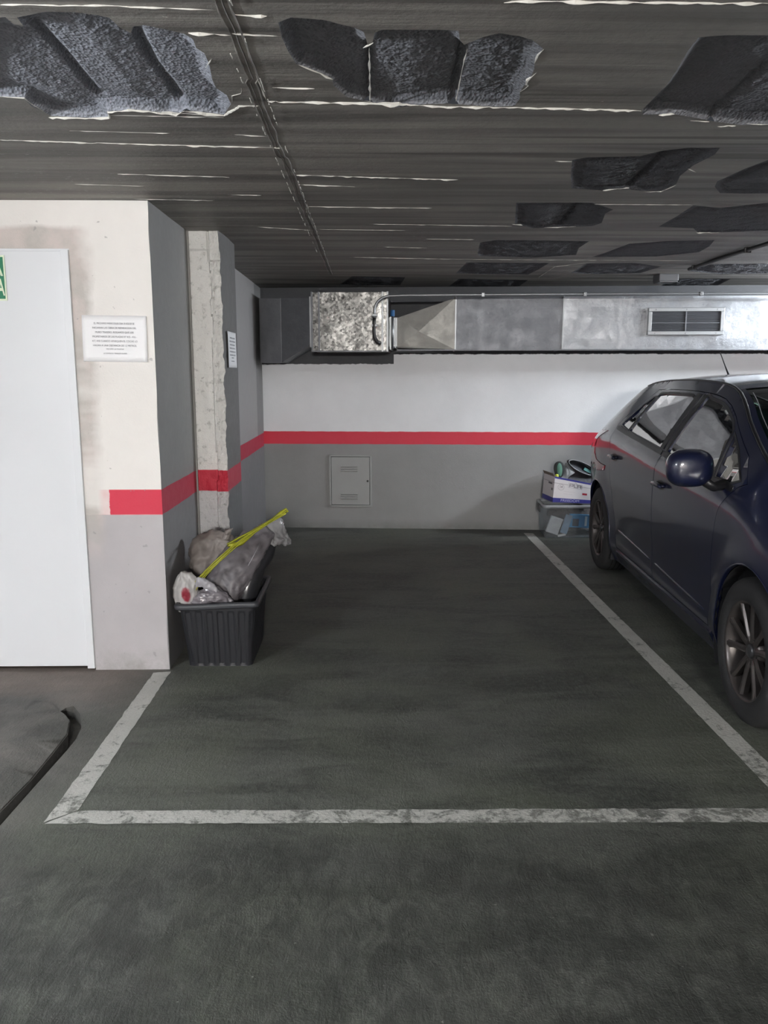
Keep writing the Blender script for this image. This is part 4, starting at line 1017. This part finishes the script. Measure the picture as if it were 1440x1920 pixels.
# ------------------------------------------------------------------ the car.  Local frame: l = distance behind the front axle, w = sideways (near side negative), z = up
CA = math.atan(.15/2.7)
car = thing('car', 'dark navy blue five-door hatchback parked in the bay on the right, facing the camera', 'car', (2.38866, 3.04174, 0), -CA)
def L3(l, w, z): return Vector((w, l, z))          # car-local: x = w, y = l
K = lambda d: (sorted(d), [d[k] for k in sorted(d)])
HW = K({-.86: .55, -.80: .68, -.68: .78, -.45: .845, -.15: .868, .3: .872, 1.2: .876, 2.3: .878, 2.65: .880, 2.9: .868, 3.08: .845, 3.2: .805, 3.28: .75, 3.34: .66})
ZB = K({-.86: .62, -.7: .68, -.4: .78, 0: .865, .25: .915, .9: .950, 1.4: .985, 2.1: 1.035, 2.5: 1.06, 2.8: 1.045, 3.05: .97, 3.34: .90})
WB = K({-.86: .12, -.4: .075, 0: .055, .3: .045, 2.4: .050, 2.9: .070, 3.34: .10})      # belt inset from HW
ZR = K({-.86: .64, -.7: .71, -.4: .82, -.1: .90, .02: .945, .13: 1.03, .35: 1.115, .55: 1.20, .74: 1.285, .95: 1.345, 1.2: 1.368, 1.6: 1.378, 2.0: 1.374, 2.3: 1.360, 2.52: 1.338, 2.66: 1.30, 2.85: 1.20, 3.0: 1.115, 3.15: 1.02, 3.34: .93})
WR = K({-.86: .36, -.7: .52, -.4: .66, -.1: .735, .13: .765, .35: .735, .55: .70, .74: .655, .95: .618, 1.2: .60, 2.0: .59, 2.5: .588, 2.7: .610, 2.85: .64, 3.0: .665, 3.15: .66, 3.34: .52})
ZCt = K({-.86: .68, -.7: .77, -.4: .87, -.12: .935, .1: 1.035, .35: 1.165, .6: 1.280, .85: 1.368, 1.1: 1.405, 1.5: 1.422, 2.0: 1.418, 2.4: 1.398, 2.68: 1.355, 2.8: 1.25, 3.0: 1.125, 3.15: 1.03, 3.34: .94})
def ev(t, l): return pchip(t[0], t[1], l)
def yh(l, z):
    h = ev(HW, l); zb = ev(ZB, l); zr = max(ev(ZR, l), zb+.02); wr = ev(WR, l); wb = h-ev(WB, l)
    if wr > wb-.01: wr = wb-.01
    if z <= zb:
        # flared arches and a slight waist between them
        fl = 0
        for a in (0, 2.65):
            d = math.hypot(l-a, z-.305); fl = max(fl, .016*max(0, 1-abs(d-.36)/.10))
        zz = [.16, .22, .30, .42, .58, .72, zb-.09, zb]; ww = [h-.070, h-.040, h-.022, h-.020, h-.004, h, h-.005, wb]
        if zb-.09 <= .72: zz[5] = (zz[4]+zb-.09)/2
        if zb-.09 <= .60: 
            zz = [.16, .22, .30, zb-.2, zb-.12, zb-.09, zb-.05, zb]
        return pchip(zz, ww, z) + fl
    t = (z-zb)/(zr-zb); t = max(0, min(1.15, t))
    return wb + (wr-wb)*(t**1.25*.72 + t*.28)
def side(s, off=0):
    return lambda l, z: L3(l, s*(yh(l, z)-off), z)
def rail(l): return max(ev(ZR, l), ev(ZB, l)+.02)
def railw(l): return min(ev(WR, l), ev(HW, l)-ev(WB, l)-.01)
def topf(l, s, off=0):
    zr, zc = rail(l), max(ev(ZCt, l), rail(l)+.003)
    return L3(l, s*railw(l), zr + (zc-zr)*(1-abs(s)**2.4) - off)
def smooth_normals(bm, fn=None):
    for f in bm.faces: f.smooth = True

mp = Mt('navy_car_paint', (.005, .008, .032), .38, .0, Coat_Weight=1.0, Coat_Roughness=.10)
M_paint = mp.m
M_glass = Mt('tinted_glass', (0, 0, 0), .02)
tr_ = M_glass.n('ShaderNodeBsdfTransparent'); tr_.inputs[0].default_value = (.42, .68, .62, 1)
gl_ = M_glass.n('ShaderNodeBsdfGlossy'); gl_.inputs['Roughness'].default_value = .02; gl_.inputs['Color'].default_value = (1, 1, 1, 1)
fr_ = M_glass.n('ShaderNodeFresnel'); fr_.inputs[0].default_value = 1.5
mx_ = M_glass.n('ShaderNodeMixShader'); M_glass.l(M_glass.math('MULTIPLY', fr_.outputs[0], 1.1, clamp=True), mx_.inputs[0])
M_glass.l(tr_.outputs[0], mx_.inputs[1]); M_glass.l(gl_.outputs[0], mx_.inputs[2])
M_glass.l(mx_.outputs[0], M_glass.t.nodes['Material Output'].inputs[0]); M_glass = M_glass.m
M_trim = simple('black_trim', (.012, .012, .014), .38)
M_int = simple('dark_interior', (.03, .03, .033), .8)
M_tyre = simple('tyre_rubber', (.018, .018, .019), .75, bump=.001, bs=120)
M_rim = simple('alloy_wheel_silver', (.115, .102, .098), .36, .7)
M_disc = simple('brake_steel', (.12, .11, .11), .45, .8)
M_red = simple('red_lamp_lens', (.38, .012, .03), .12, Coat_Weight=1.0)
M_clearl = simple('clear_lamp_lens', (.5, .5, .52), .1, .3, Coat_Weight=1.0)

ARCH = .352
def arch(cl, r=ARCH, n=18, a0=-20, a1=200):
    return [(cl+r*math.cos(math.radians(a0+(a1-a0)*i/n)), .305+r*math.sin(math.radians(a0+(a1-a0)*i/n))) for i in range(n+1)]
SILL = .185
# outlines in (l, z) on the flank
def railpts(l0, l1, n=16, d=0): return [(l0+(l1-l0)*i/n, rail(l0+(l1-l0)*i/n)-d) for i in range(n+1)]
f_front = [(.47, SILL), (.385, SILL)] + [p for p in arch(0)][0:0]
fa = [(x, z) for x, z in arch(0, n=24, a0=-20, a1=200)]
fa = [p for p in fa if p[1] >= SILL-.005]
ra = [(x, z) for x, z in arch(2.65, n=24, a0=-20, a1=200)]
ra = [p for p in ra if p[1] >= SILL-.005]
FD0 = [(.470, SILL+.075), (.440, .45), (.425, .62), (.400, .80), (.345, .90), (.30, .935)]          # leading edge of the front door, going up
# apertures for doors, including window frames (upper line keeps below the roof rail)
def up(l, d): return (l, rail(l)-d)
door_f = FD0 + [(.235, .958)] + [up(l, .052) for l in (.36, .48, .60, .72, .84, .96, 1.08, 1.20, 1.30)] + [(1.335, 1.15), (1.345, .97), (1.350, .70), (1.350, .45), (1.340, SILL+.075)]
door_r = [(1.350+.006, SILL+.075), (1.356, .70), (1.351, .97), (1.341, 1.15), (1.306, rail(1.306)-.052)] + [up(l, .052) for l in (1.42, 1.6, 1.8, 2.0, 2.14)] + \
         [(2.24, 1.235), (2.36, 1.14), (2.41, 1.075), (2.40, .98), (2.38, .86), (2.335, .72), (2.255, .58), (2.215, .45), (2.185, .34), (2.17, SILL+.075)]
body_outer = [(-.84, .25), (-.55, .22)] + [(x, z) for x, z in reversed(fa)][0:0]
lo = list(reversed(fa))      # from front (small l) over the top to the back
lo_r = list(reversed(ra))
outline = [(-.84, .24)] + lo + lo_r + [(2.98, .22), (3.30, .28), (3.33, .60), (3.325, .90)] + [(l, rail(l)) for l in (3.25, 3.15, 3.05, 2.95, 2.85, 2.75, 2.66, 2.58, 2.5, 2.3, 2.1, 1.9, 1.7, 1.5, 1.3, 1.15, 1.0, .9, .8, .7, .6, .5, .4, .3, .2, .13, .05, -.05, -.2, -.4, -.6, -.84)]
lamp_r = [(3.32, .885), (3.22, .955), (3.08, .985), (2.85, 1.005), (2.55, 1.025), (2.66, .985), (2.80, .94), (2.87, .89), (2.86, .84), (2.76, .80), (2.60, .785), (2.47, .785), (2.50, .745), (2.68, .725), (2.90, .72), (3.10, .735), (3.32, .76)]
lamp_r_cut = lamp_r
lamp_f = [(-.80, .60), (-.62, .62), (-.36, .70), (-.30, .765), (-.50, .745), (-.80, .655)]

def both(name, outer, mat, g=.035, holes=(), off=0, flange=.016, parent=None, sides=(-1, 1), label=None, gb=None):
    out = []
    for s in sides:
        bm = patch(outer, g, holes, side(s, off), gb=gb or g*.6, flange=(-s*flange, 0, 0) if flange else None, flip=(s > 0))
        bmesh.ops.recalc_face_normals(bm, faces=bm.faces)
        for f in bm.faces: f.smooth = True
        # face outward
        a = sum((f.normal.x*s for f in bm.faces if abs(f.normal.x) > .5), 0)
        if a < 0: bmesh.ops.reverse_faces(bm, faces=bm.faces[:])
        out.append(obj(name, bm, mat, parent or car, label=label))
    return out
def inset(P, d):
    """shrink an outline by d"""
    n = len(P); A = sum(P[i][0]*P[(i+1) % n][1]-P[(i+1) % n][0]*P[i][1] for i in range(n)); sg = 1 if A > 0 else -1
    out = []
    for i in range(n):
        a, b, c = P[i-1], P[i], P[(i+1) % n]
        e1 = Vector((b[0]-a[0], b[1]-a[1])).normalized(); e2 = Vector((c[0]-b[0], c[1]-b[1])).normalized()
        n1 = Vector((-e1.y, e1.x))*sg; n2 = Vector((-e2.y, e2.x))*sg
        m = (n1+n2); m = m/max(.35, m.length_squared)*2*.5*2/1 if False else (n1+n2).normalized()/max(.5, math.sqrt((1+n1.dot(n2))/2))
        out.append((b[0]+m.x*d, b[1]+m.y*d))
    return out
# body flank with door apertures and lamp cut-outs
both('body_side', outline, M_paint, .04, [door_f, door_r, lamp_r, lamp_f], gb=.025)
# windows: front pane, quarter light behind the mirror, rear pane, rear quarter light
def bl(l): return ev(ZB, l)+.018
win_q = [(.32, .965), (.40, bl(.40)), (.555, bl(.555)), (.600, 1.135), (.48, 1.075)]
win_f = [(.60, bl(.6)), (.95, bl(.95)), (1.285, bl(1.285)), (1.262, 1.15), (1.225, 1.300)] + [up(l, .082) for l in (1.15, 1.05, .95, .86, .78, .70)] + [(.648, 1.155)]
win_r = [(1.425, bl(1.425)), (1.8, bl(1.8)), (2.10, bl(2.1)), (2.075, 1.15), (2.04, 1.285)] + [up(l, .082) for l in (1.95, 1.8, 1.6, 1.46)] + [(1.400, 1.280), (1.41, 1.15)]
win_rq = [(2.135, bl(2.135)), (2.32, bl(2.32)+.01), (2.30, 1.105), (2.20, 1.20), (2.10, 1.268), (2.08, 1.268), (2.11, 1.15)]
dgap = .0035
doors_f = both('front_door', inset(door_f, dgap), M_paint, .04, [win_q, win_f], gb=.022)
doors_r = both('rear_door', inset(door_r, dgap), M_paint, .04, [win_r, win_rq], gb=.022)
for n, P, D in (('window_glass', win_f, doors_f), ('quarter_glass', win_q, doors_f), ('window_glass', win_r, doors_r), ('quarter_glass', win_rq, doors_r)):
    for k, s in enumerate((-1, 1)):
        bm = patch(inset(P, -.004), .05, (), side(s, .007), gb=.03)
        for f in bm.faces: f.smooth = True
        obj(n, bm, M_glass, D[k])
# black surround strips round every window and the belt moulding
def strip(P, w, s, D, name, off=-.0015, m=None, g=.02):
    Q = inset(P, -w)
    bm = patch(Q, .03, [P], side(s, off), gb=g, flange=(-s*.006, 0, 0))
    for f in bm.faces: f.smooth = True
    obj(name, bm, m or M_trim, D)
for k, s in enumerate((-1, 1)):
    strip(win_f, .014, s, doors_f[k], 'window_seal'); strip(win_q, .012, s, doors_f[k], 'window_seal')
    strip(win_r, .014, s, doors_r[k], 'window_seal'); strip(win_rq, .012, s, doors_r[k], 'window_seal')
    # B pillar in matt black on both door frames
    bm = patch([(1.300, bl(1.3)), (1.342, bl(1.34)), (1.332, 1.15), (1.300, 1.308), (1.242, 1.305), (1.276, 1.15)], .03, (), side(s, -.003), flange=(-s*.006, 0, 0)); obj('pillar_cover', bm, M_trim, doors_f[k], smooth=True)
    bm = patch([(1.360, bl(1.36)), (1.412, bl(1.41)), (1.396, 1.15), (1.387, 1.285), (1.392, 1.310), (1.322, 1.306), (1.348, 1.15)], .03, (), side(s, -.003), flange=(-s*.006, 0, 0)); obj('pillar_cover', bm, M_trim, doors_r[k], smooth=True)
    for l0, l1, D in ((.34, 1.34, doors_f[k]), (1.36, 2.37, doors_r[k])):
        bm = patch([(l0+(l1-l0)*i/12, ev(ZB, l0+(l1-l0)*i/12)-.012) for i in range(13)]+[(l1-(l1-l0)*i/12, ev(ZB, l1-(l1-l0)*i/12)+.014) for i in range(13)], .03, (), side(s, -.005), flange=(-s*.008, 0, 0)); obj('belt_moulding', bm, M_trim, D, smooth=True)
    # swage line low on the doors
    for l0, l1, D, a, b in ((.50, 1.33, doors_f[k], .325, .36), (1.37, 2.15, doors_r[k], .36, .39)):
        bm = BM(); tube(bm, [L3(l0+(l1-l0)*i/14, s*(yh(l0+(l1-l0)*i/14, a+(b-a)*i/14)-.004), a+(b-a)*i/14) for i in range(15)], .009, 8, radii=[.002]+[.009]*13+[.002]); obj('swage_line', bm, M_paint, D, smooth=True)
    # handles: a cup with a bar across
    for l, z, D in ((1.215, .822, doors_f[k]), (2.235, .868, doors_r[k])):
        w = s*yh(l, z)
        h_ = BM(); b = BM(); tube(b, [(0, -.088, -.002), (0, -.06, .0), (0, 0, .003), (0, .06, .0), (0, .082, -.002)], .012, 10, radii=[.008, .013, .014, .012, .008]); join(h_, b, T(w+s*.026, l, z))
        for dl in (-.068, .066):
            b = BM(); tube(b, [(0, 0, 0), (s*.028, 0, 0)], .010, 8); join(h_, b, T(w-s*.004, l+dl, z))
        obj('handle', h_, M_paint, D, smooth=True)
        bm = BM(); n_ = 18; P_ = [(l+.068*math.cos(2*PI*i/n_), z-.002+.026*math.sin(2*PI*i/n_)) for i in range(n_)]
        bm = patch(P_, .02, (), side(s, -.0015)); obj('handle_cup', bm, simple('handle_recess', (.004, .004, .006), .4), D, smooth=True)
for s in (-1, 1):
    bm = patch(inset(lamp_r, .003), .025, (), side(s, -.004), gb=.015, flange=(-s*.02, 0, 0)); [setattr(f, 'smooth', True) for f in bm.faces]
    tl = obj('tail_lamp', bm, M_red, car, label='wraparound red tail lamp')
    bm = patch([(3.27, .90), (3.10, .94), (3.05, .955), (3.07, .90), (3.12, .85), (3.27, .84)], .025, (), side(s, -.008), gb=.015, flange=(-s*.006, 0, 0)); obj('reversing_lens', bm, simple('pale_pink_lens', (.55, .30, .30), .1, Coat_Weight=1.0), tl, smooth=True)
    bm = patch(inset(lamp_f, .003), .025, (), side(s, -.002), gb=.015, flange=(-s*.02, 0, 0)); obj('headlamp', bm, M_clearl, car, smooth=True)
    # sill skirt
    bm = patch([(.40, .150), (2.26, .150), (2.28, .20), (2.22, .235), (.42, .235), (.375, .20)], .04, (), side(s, -.010), flange=(-s*.03, 0, 0)); obj('sill_skirt', bm, M_paint, car, smooth=True)
    # roof gutter strip
    bm = BM(); tube(bm, [topf(l, s*.985, -.002) for l in [.16+i*.1 for i in range(25)]], .010, 6, flat=.6); obj('roof_moulding', bm, M_trim, car, smooth=True)
    # arch liners
    for cl in (0, 2.65):
        bm = BM(); n_ = 24
        rows = [[Vector((s*w_, cl+r_*math.cos(math.radians(-28+236*i/n_)), .305+r_*math.sin(math.radians(-28+236*i/n_)))) for i in range(n_+1)] for w_, r_ in ((.862 if False else yh(cl+.36, .35)-.004, ARCH-.001), (.80, ARCH+.012), (.60, ARCH+.012))]
        loft(bm, rows, close=False, cap=False); c_ = [bm.verts.new(p) for p in rows[-1]]; bm.faces.new(c_)
        obj('arch_liner', bm, M_int, car, smooth=False)
        # lip round the arch
        bm = BM(); tube(bm, [L3(x, s*(yh(x, z)-.001), z) for x, z in arch(cl, ARCH+.002, 26, -16, 196)], .004, 8); obj('arch_lip', bm, M_paint, car, smooth=True)

# top skins
def topgrid(l_of, nl, s0, s1, ns, mat, name, off=0, label=None):
    bm = BM(); gr = []
    for i in range(nl+1):
        row = []
        for j in range(ns+1):
            s = s0+(s1-s0)*j/ns; l = l_of(i/nl, s); row.append(bm.verts.new(topf(l, s, off)))
        gr.append(row)
    for i in range(nl):
        for j in range(ns): f = bm.faces.new((gr[i][j], gr[i][j+1], gr[i+1][j+1], gr[i+1][j])); f.smooth = True
    bmesh.ops.recalc_face_normals(bm, faces=bm.faces)
    if sum(f.normal.z for f in bm.faces) < 0: bmesh.ops.reverse_faces(bm, faces=bm.faces[:])
    return obj(name, bm, mat, car, label=label)
wb0 = lambda s: -.10+.20*s*s; wt0 = lambda s: .86+.06*s*s
wb1 = lambda s: 2.96; wt1 = lambda s: 2.72+.0*s*s
topgrid(lambda t, s: -.80+(wb0(s)-.012+.80)*t, 20, -1, 1, 30, M_paint, 'bonnet')
ws_ = topgrid(lambda t, s: wb0(s)+(wt0(s)-wb0(s))*t, 26, -.93, .93, 30, M_glass, 'windscreen', .004)
for a, b in ((-1, -.93), (.93, 1)): topgrid(lambda t, s: wb0(s)+(wt0(s)-wb0(s))*t, 26, a, b, 2, M_paint, 'front_pillar')
topgrid(lambda t, s: wt0(s)+(wt1(s)-wt0(s))*t, 34, -1, 1, 30, M_paint, 'roof')
topgrid(lambda t, s: wt1(s)+(wb1(s)-wt1(s))*t, 10, -.86, .86, 24, M_glass, 'rear_window', .004)
for a, b in ((-1, -.86), (.86, 1)): topgrid(lambda t, s: wt1(s)+(wb1(s)-wt1(s))*t, 10, a, b, 4, M_paint, 'rear_pillar')
tg = topgrid(lambda t, s: wb1(s)+(3.33-wb1(s))*t, 10, -1, 1, 24, M_paint, 'tailgate')
# nose and tail closed by curved bumpers
for l, zlo, nm, sg in ((-.84, .20, 'front_bumper', -1), (3.325, .22, 'rear_bumper', 1)):
    bm = BM(); gr = []
    for k in range(15):
        z = zlo + (rail(l)-zlo)*k/14; row = []
        for j in range(25):
            s = -1+2*j/24; w_ = yh(l, z)
            z2 = z + ((ev(ZCt, l)-rail(l))*(1-abs(s)**2.4) if k == 14 else 0)
            row.append(bm.verts.new(L3(l+sg*(.055*math.sqrt(max(0, 1-s*s))*(1-.4*k/14) if k < 14 else 0)*(1), s*w_, z2)))
        gr.append(row)
    for k in range(14):
        for j in range(24): f = bm.faces.new((gr[k][j], gr[k][j+1], gr[k+1][j+1], gr[k+1][j])); f.smooth = True
    bmesh.ops.recalc_face_normals(bm, faces=bm.faces)
    obj(nm, bm, M_paint, car)
bm = BM(); rbox(bm, -.36, .36, -.915, -.88, .30, .44, .01); obj('radiator_grille', bm, M_trim, car)
bm = BM(); rbox(bm, -.25, .25, -.925, -.90, .47, .50, .004); obj('radiator_grille', bm, M_trim, car)
# bright screen-edge wiper arm and black cowl
bm = BM(); tube(bm, [topf(wb0(s)+.02, s, -.010) for s in [-.88+i*.08 for i in range(23)]], .014, 6, flat=.5); obj('cowl', bm, M_trim, car, smooth=True)
bm = BM(); tube(bm, [topf(wb0(-.9)+(wt0(-.9)-wb0(-.9))*t, -.905, -.006) for t in [.05+i*.06 for i in range(15)]], .0022, 6); obj('screen_trim', bm, simple('bright_trim', (.45, .46, .48), .3, .6), car, smooth=True)
for s0, s1 in ((-.55, -.80), (.1, -.15)):
    bm = BM(); tube(bm, [topf(wb0(s0)+.03, s0, -.012), topf(wb0(s0)+.10, s0-.15, -.016), topf(wb0(s1)+.02, s1+.5, -.012)], .006, 6); obj('wiper', bm, M_trim, car, smooth=True)
# floor pan, dark inner skins, roof lining
bm = BM(); rbox(bm, -.76, .76, .40, 2.26, .17, .22, .01); rbox(bm, -.58, .58, -.75, 3.25, .19, .24, .01); obj('floor_pan', bm, M_int, car)
for s in (-1, 1):
    bm = patch([(.36, .24), (2.28, .24), (2.42, .95)] + [(2.2-i*.18, ev(ZB, 2.2-i*.18)-.01) for i in range(11)], .08, (), side(s, .07)); obj('door_trim', bm, M_int, car, smooth=True)
bm = BM(); gr = [[bm.verts.new(topf(.95+1.7*i/10, -.93+1.86*j/8, .028)) for j in range(9)] for i in range(11)]
for i in range(10):
    for j in range(8): bm.faces.new((gr[i][j], gr[i][j+1], gr[i+1][j+1], gr[i+1][j]))
obj('roof_lining', bm, M_int, car, smooth=True)
# bulkhead, dashboard, load area
bm = BM(); rbox(bm, -.70, .70, .02, .36, .24, .60, .04); rbox(bm, -.76, .76, .12, .55, .60, .985, .07, 4); obj('dashboard', bm, M_int, car)
bm = BM(); rbox(bm, -.58, .58, 2.42, 2.46, .24, .93, .02); rbox(bm, -.56, .56, 2.44, 3.0, .90, .93, .01); obj('parcel_shelf', bm, M_int, car)
sw = BM(); b = BM(); P = [(.18*math.cos(t), .18*math.sin(t), 0) for t in [2*PI*i/36 for i in range(37)]]; tube(b, P, .014, 8, cap=False); tube(b, [(-.17, 0, 0), (0, 0, -.02), (.17, 0, 0)], .016, 6); tube(b, [(0, 0, -.02), (0, -.17, 0)], .016, 6); tube(b, [(0, 0, -.02), (0, 0, -.2)], .03, 8)
join(sw, b, T(.36, .68, .92) @ RX(-1.15)); obj('steering_wheel', sw, M_trim, car, smooth=True)
def seat(x, y, w):
    s_ = bpy.data.objects.new('seat', None)
    bm = BM(); rbox(bm, -w/2, w/2, -.30, .24, .36, .50, .05, 4); rbox(bm, -w/2, w/2, -.09, .07, .0, .58, .06, 4, T(0, .24, .46) @ RX(-.24))
    o = obj('seat', bm, M_int, car, smooth=True); o.location = (x, y, 0)
    bm = BM(); rbox(bm, -.13, .13, -.05, .05, 0, .19, .045, 4, T(0, .40, 1.045) @ RX(-.15)); tube(bm, [(-.05, .37, .95), (-.05, .40, 1.08)], .007, 6); tube(bm, [(.05, .37, .95), (.05, .40, 1.08)], .007, 6)
    obj('headrest', bm, M_int, o, smooth=True); bpy.data.objects.remove(s_)
seat(-.36, .98, .50); seat(.36, .98, .50)
bm = BM(); rbox(bm, -.62, .62, 1.66, 2.16, .34, .48, .05, 4); rbox(bm, -.62, .62, -.08, .08, 0, .52, .06, 4, T(0, 2.20, .44) @ RX(-.30)); rs = obj('rear_seat', bm, M_int, car, smooth=True)
for x in (-.38, .38):
    bm = BM(); rbox(bm, -.12, .12, -.045, .045, 0, .14, .04, 4, T(x, 2.37, .96) @ RX(-.2)); obj('headrest', bm, M_int, rs, smooth=True)
bm = BM(); rbox(bm, -.11, .11, -.012, .012, -.03, .03, .01, 3, T(0, .72, 1.285)); obj('rear_view_mirror', bm, M_trim, car, smooth=True)
# door mirrors
for s in (-1, 1):
    bm = BM(); secs = []
    for t, rx, rz, dy in ((0, .045, .040, .0), (.12, .075, .066, -.004), (.35, .098, .080, -.01), (.62, .108, .086, -.006), (.85, .108, .086, .01), (1, .102, .080, .03)):
        y = -.065+.12*t
        secs.append([(s*(.03*(1-t))+rx*(abs(math.cos(a))**.72)*(1 if math.cos(a) > 0 else -1), y+dy*.2, rz*(abs(math.sin(a))**.8)*(1 if math.sin(a) > 0 else -1)) for a in [2*PI*i/28 for i in range(28)]])
    loft(bm, secs); bmesh.ops.recalc_face_normals(bm, faces=bm.faces)
    m_ = obj('door_mirror', bm, M_paint, car, smooth=True, mods=[('SUBSURF', dict(levels=1, render_levels=1))]); m_.location = (s*.985, .40, 1.005)
    bm = BM(); loft(bm, [[(x*.93, .0572, z*.93) for x, y, z in secs[-1]], [(x*.90, .0578, z*.90) for x, y, z in secs[-1]]]); obj('mirror_glass', bm, simple('mirror_glass', (.6, .62, .64), .03, 1), m_)
    bm = BM(); tube(bm, [(-s*.05, .0, -.055), (-s*.10, .02, -.085), (-s*.165, .05, -.075)], .03, 10, radii=[.030, .028, .034], flat=.7); obj('mirror_arm', bm, M_trim, m_, smooth=True)
    bm = BM(); tube(bm, [(s*.06, -.060, -.02), (s*.098, -.03, -.015), (s*.112, .0, -.010)], .009, 6, radii=[.003, .009, .006]); obj('indicator_lens', bm, M_clearl, m_, smooth=True)
# roof aerial
bm = BM(); tube(bm, [(0, 2.50, 1.382), (0, 2.52, 1.405), (0, 2.60, 1.47), (0, 2.71, 1.565)], .004, 8, radii=[.014, .008, .004, .003]); ae = obj('aerial', bm, M_trim, car, smooth=True); ae.location = (-.06, -.02, 0)

# wheels: tyre, ten-blade alloy in five pairs, disc, bolts
def wheel(x, l, s):
    w = obj('wheel', (lambda b: (lathe(b, [(-.105, .205), (-.112, .215), (-.115, .235), (-.112, .268), (-.098, .292), (-.080, .301), (-.05, .304), (.05, .304), (.080, .301), (.098, .292), (.112, .268), (.115, .235), (.112, .215), (.105, .205), (-.105, .205)], 72), b)[1])(BM()), M_tyre, car, smooth=True)
    w.location = (x, l, .305)
    if s > 0: w.rotation_euler = (0, 0, PI)
    # tread grooves
    bm = BM()
    for xx in (-.045, -.015, .015, .045):
        lathe(bm, [(xx-.004, .3046), (xx+.004, .3046)], 72)
    obj('tread_groove', bm, simple('groove_black', (.004,)*3, .9), w)
    bm = BM(); lathe(bm, [(-.098, .207), (-.104, .209), (-.106, .203), (-.098, .196), (-.085, .190), (-.03, .182), (.09, .186)], 72); obj('rim', bm, M_rim, w, smooth=True)
    bm = BM()
    for k in range(5):
        a0 = 2*PI*k/5 + .12
        for sd in (-1, 1):
            # blade from hub to rim, the pair spreading outward
            pts = [(.030, .012, -.070), (.060, .018, -.078), (.10, .028, -.082), (.15, .042, -.086), (.198, .060, -.092)]
            wid = [.016, .015, .014, .015, .021]
            secs = []
            for (r, t, xx), ww in zip(pts, wid):
                q = [(xx, t*sd-ww), (xx-.008, t*sd-ww*.3), (xx-.008, t*sd+ww*.5), (xx, t*sd+ww), (xx+.022, t*sd+ww*.8), (xx+.022, t*sd-ww*.8)]
                secs.append([Vector((qx, r*math.cos(a0)-qt*math.sin(a0), r*math.sin(a0)+qt*math.cos(a0))) for qx, qt in q])
            loft(bm, secs)
    bmesh.ops.recalc_face_normals(bm, faces=bm.faces)
    obj('spokes', bm, M_rim, w)
    bm = BM(); lathe(bm, [(-.040, .072), (-.068, .068), (-.078, .055), (-.080, .034), (-.076, .030)], 36); obj('hub', bm, M_rim, w, smooth=True)
    bm = BM(); lathe(bm, [(-.074, .030), (-.083, .029), (-.088, .022), (-.089, .0005)], 30); obj('hub_cap', bm, simple('hub_cap_grey', (.10, .10, .105), .35, .6), w, smooth=True)
    for k in range(5):
        a = 2*PI*(k+.5)/5 + .12; b = BM()
        lathe(b, [(-.0765, .0005), (-.079, .0085), (-.0765, .0095)], 12, 'x', T(0, .050*math.cos(a), .050*math.sin(a)))
        obj('wheel_bolt', b, simple('bolt_dark', (.01, .01, .01), .6), w)
    bm = BM(); lathe(bm, [(-.030, .03), (-.030, .135), (-.018, .135), (-.018, .03)], 40); obj('brake_disc', bm, M_disc, w)
    bm = BM(); lathe(bm, [(-.010, .0005), (-.010, .186)], 40); obj('wheel_well_disc', bm, simple('wheel_inner_dark', (.012,)*3, .9), w)
for s in (-1, 1):
    wheel(s*.765, 0, s); wheel(s*.765, 2.65, s)
# ------------------------------------------------------------------ lamps, camera
def batten(x, y, z, rz, strength, col, label, n=1, L=1.2):
    t = thing('batten_light', label, 'lamp', (x, y, z), rz)
    bm = BM(); rbox(bm, -L/2-.03, L/2+.03, -.03, .03, .03, .075, .008); obj('lamp_housing', bm, simple('lamp_white', (.7, .7, .7), .5), t)
    for k in (-1, 1):
        bm = BM(); rbox(bm, k*(L/2+.015)-.012, k*(L/2+.015)+.012, -.015, .015, -.02, .032, .004); obj('lamp_holder', bm, simple('lamp_holder_white', (.6, .6, .6), .5), t)
    bm = BM(); tube(bm, [(-L/2, 0, 0), (L/2, 0, 0)], .016, 14)
    m = Mt('lamp_tube', (1, 1, 1), .5); m.b.inputs['Emission Color'].default_value = (*col, 1); m.b.inputs['Emission Strength'].default_value = strength
    obj('tube', bm, m.m, t, smooth=True)
batten(-2.25, .85, ZC-.30, PI/2, LAMP_A, (.90, .95, 1.0), 'lit fluorescent batten hung over the aisle, nearest the white door')
batten(.35, -5.0, ZC-.13, .0, LAMP_C, (1.0, .97, .93), 'lit fluorescent batten on the aisle ceiling well behind the camera')
batten(4.15, 5.75, ZC-.075, PI/2, LAMP_B, (.88, .94, 1.0), 'lit fluorescent batten on the ceiling on the far side of the car')

cam = bpy.data.cameras.new('camera'); co_ = bpy.data.objects.new('camera', cam); C.objects.link(co_)
cam.sensor_fit = 'VERTICAL'; cam.sensor_height = 36; cam.lens = 28.125; cam.clip_start = .05
co_.location = (0, 0, 1.42); co_.rotation_euler = (math.radians(90-9.8336), 0, math.radians(-.9784))
sc = bpy.context.scene; sc.camera = co_
w = bpy.data.worlds.new('world'); sc.world = w; w.use_nodes = True
w.node_tree.nodes['Background'].inputs[0].default_value = (.5, .53, .6, 1); w.node_tree.nodes['Background'].inputs[1].default_value = .02
sc.view_settings.view_transform = 'Standard'; sc.view_settings.look = 'None'; sc.view_settings.gamma = 1; sc.view_settings.exposure = EXPOSURE
sc.view_settings.use_curve_mapping = False
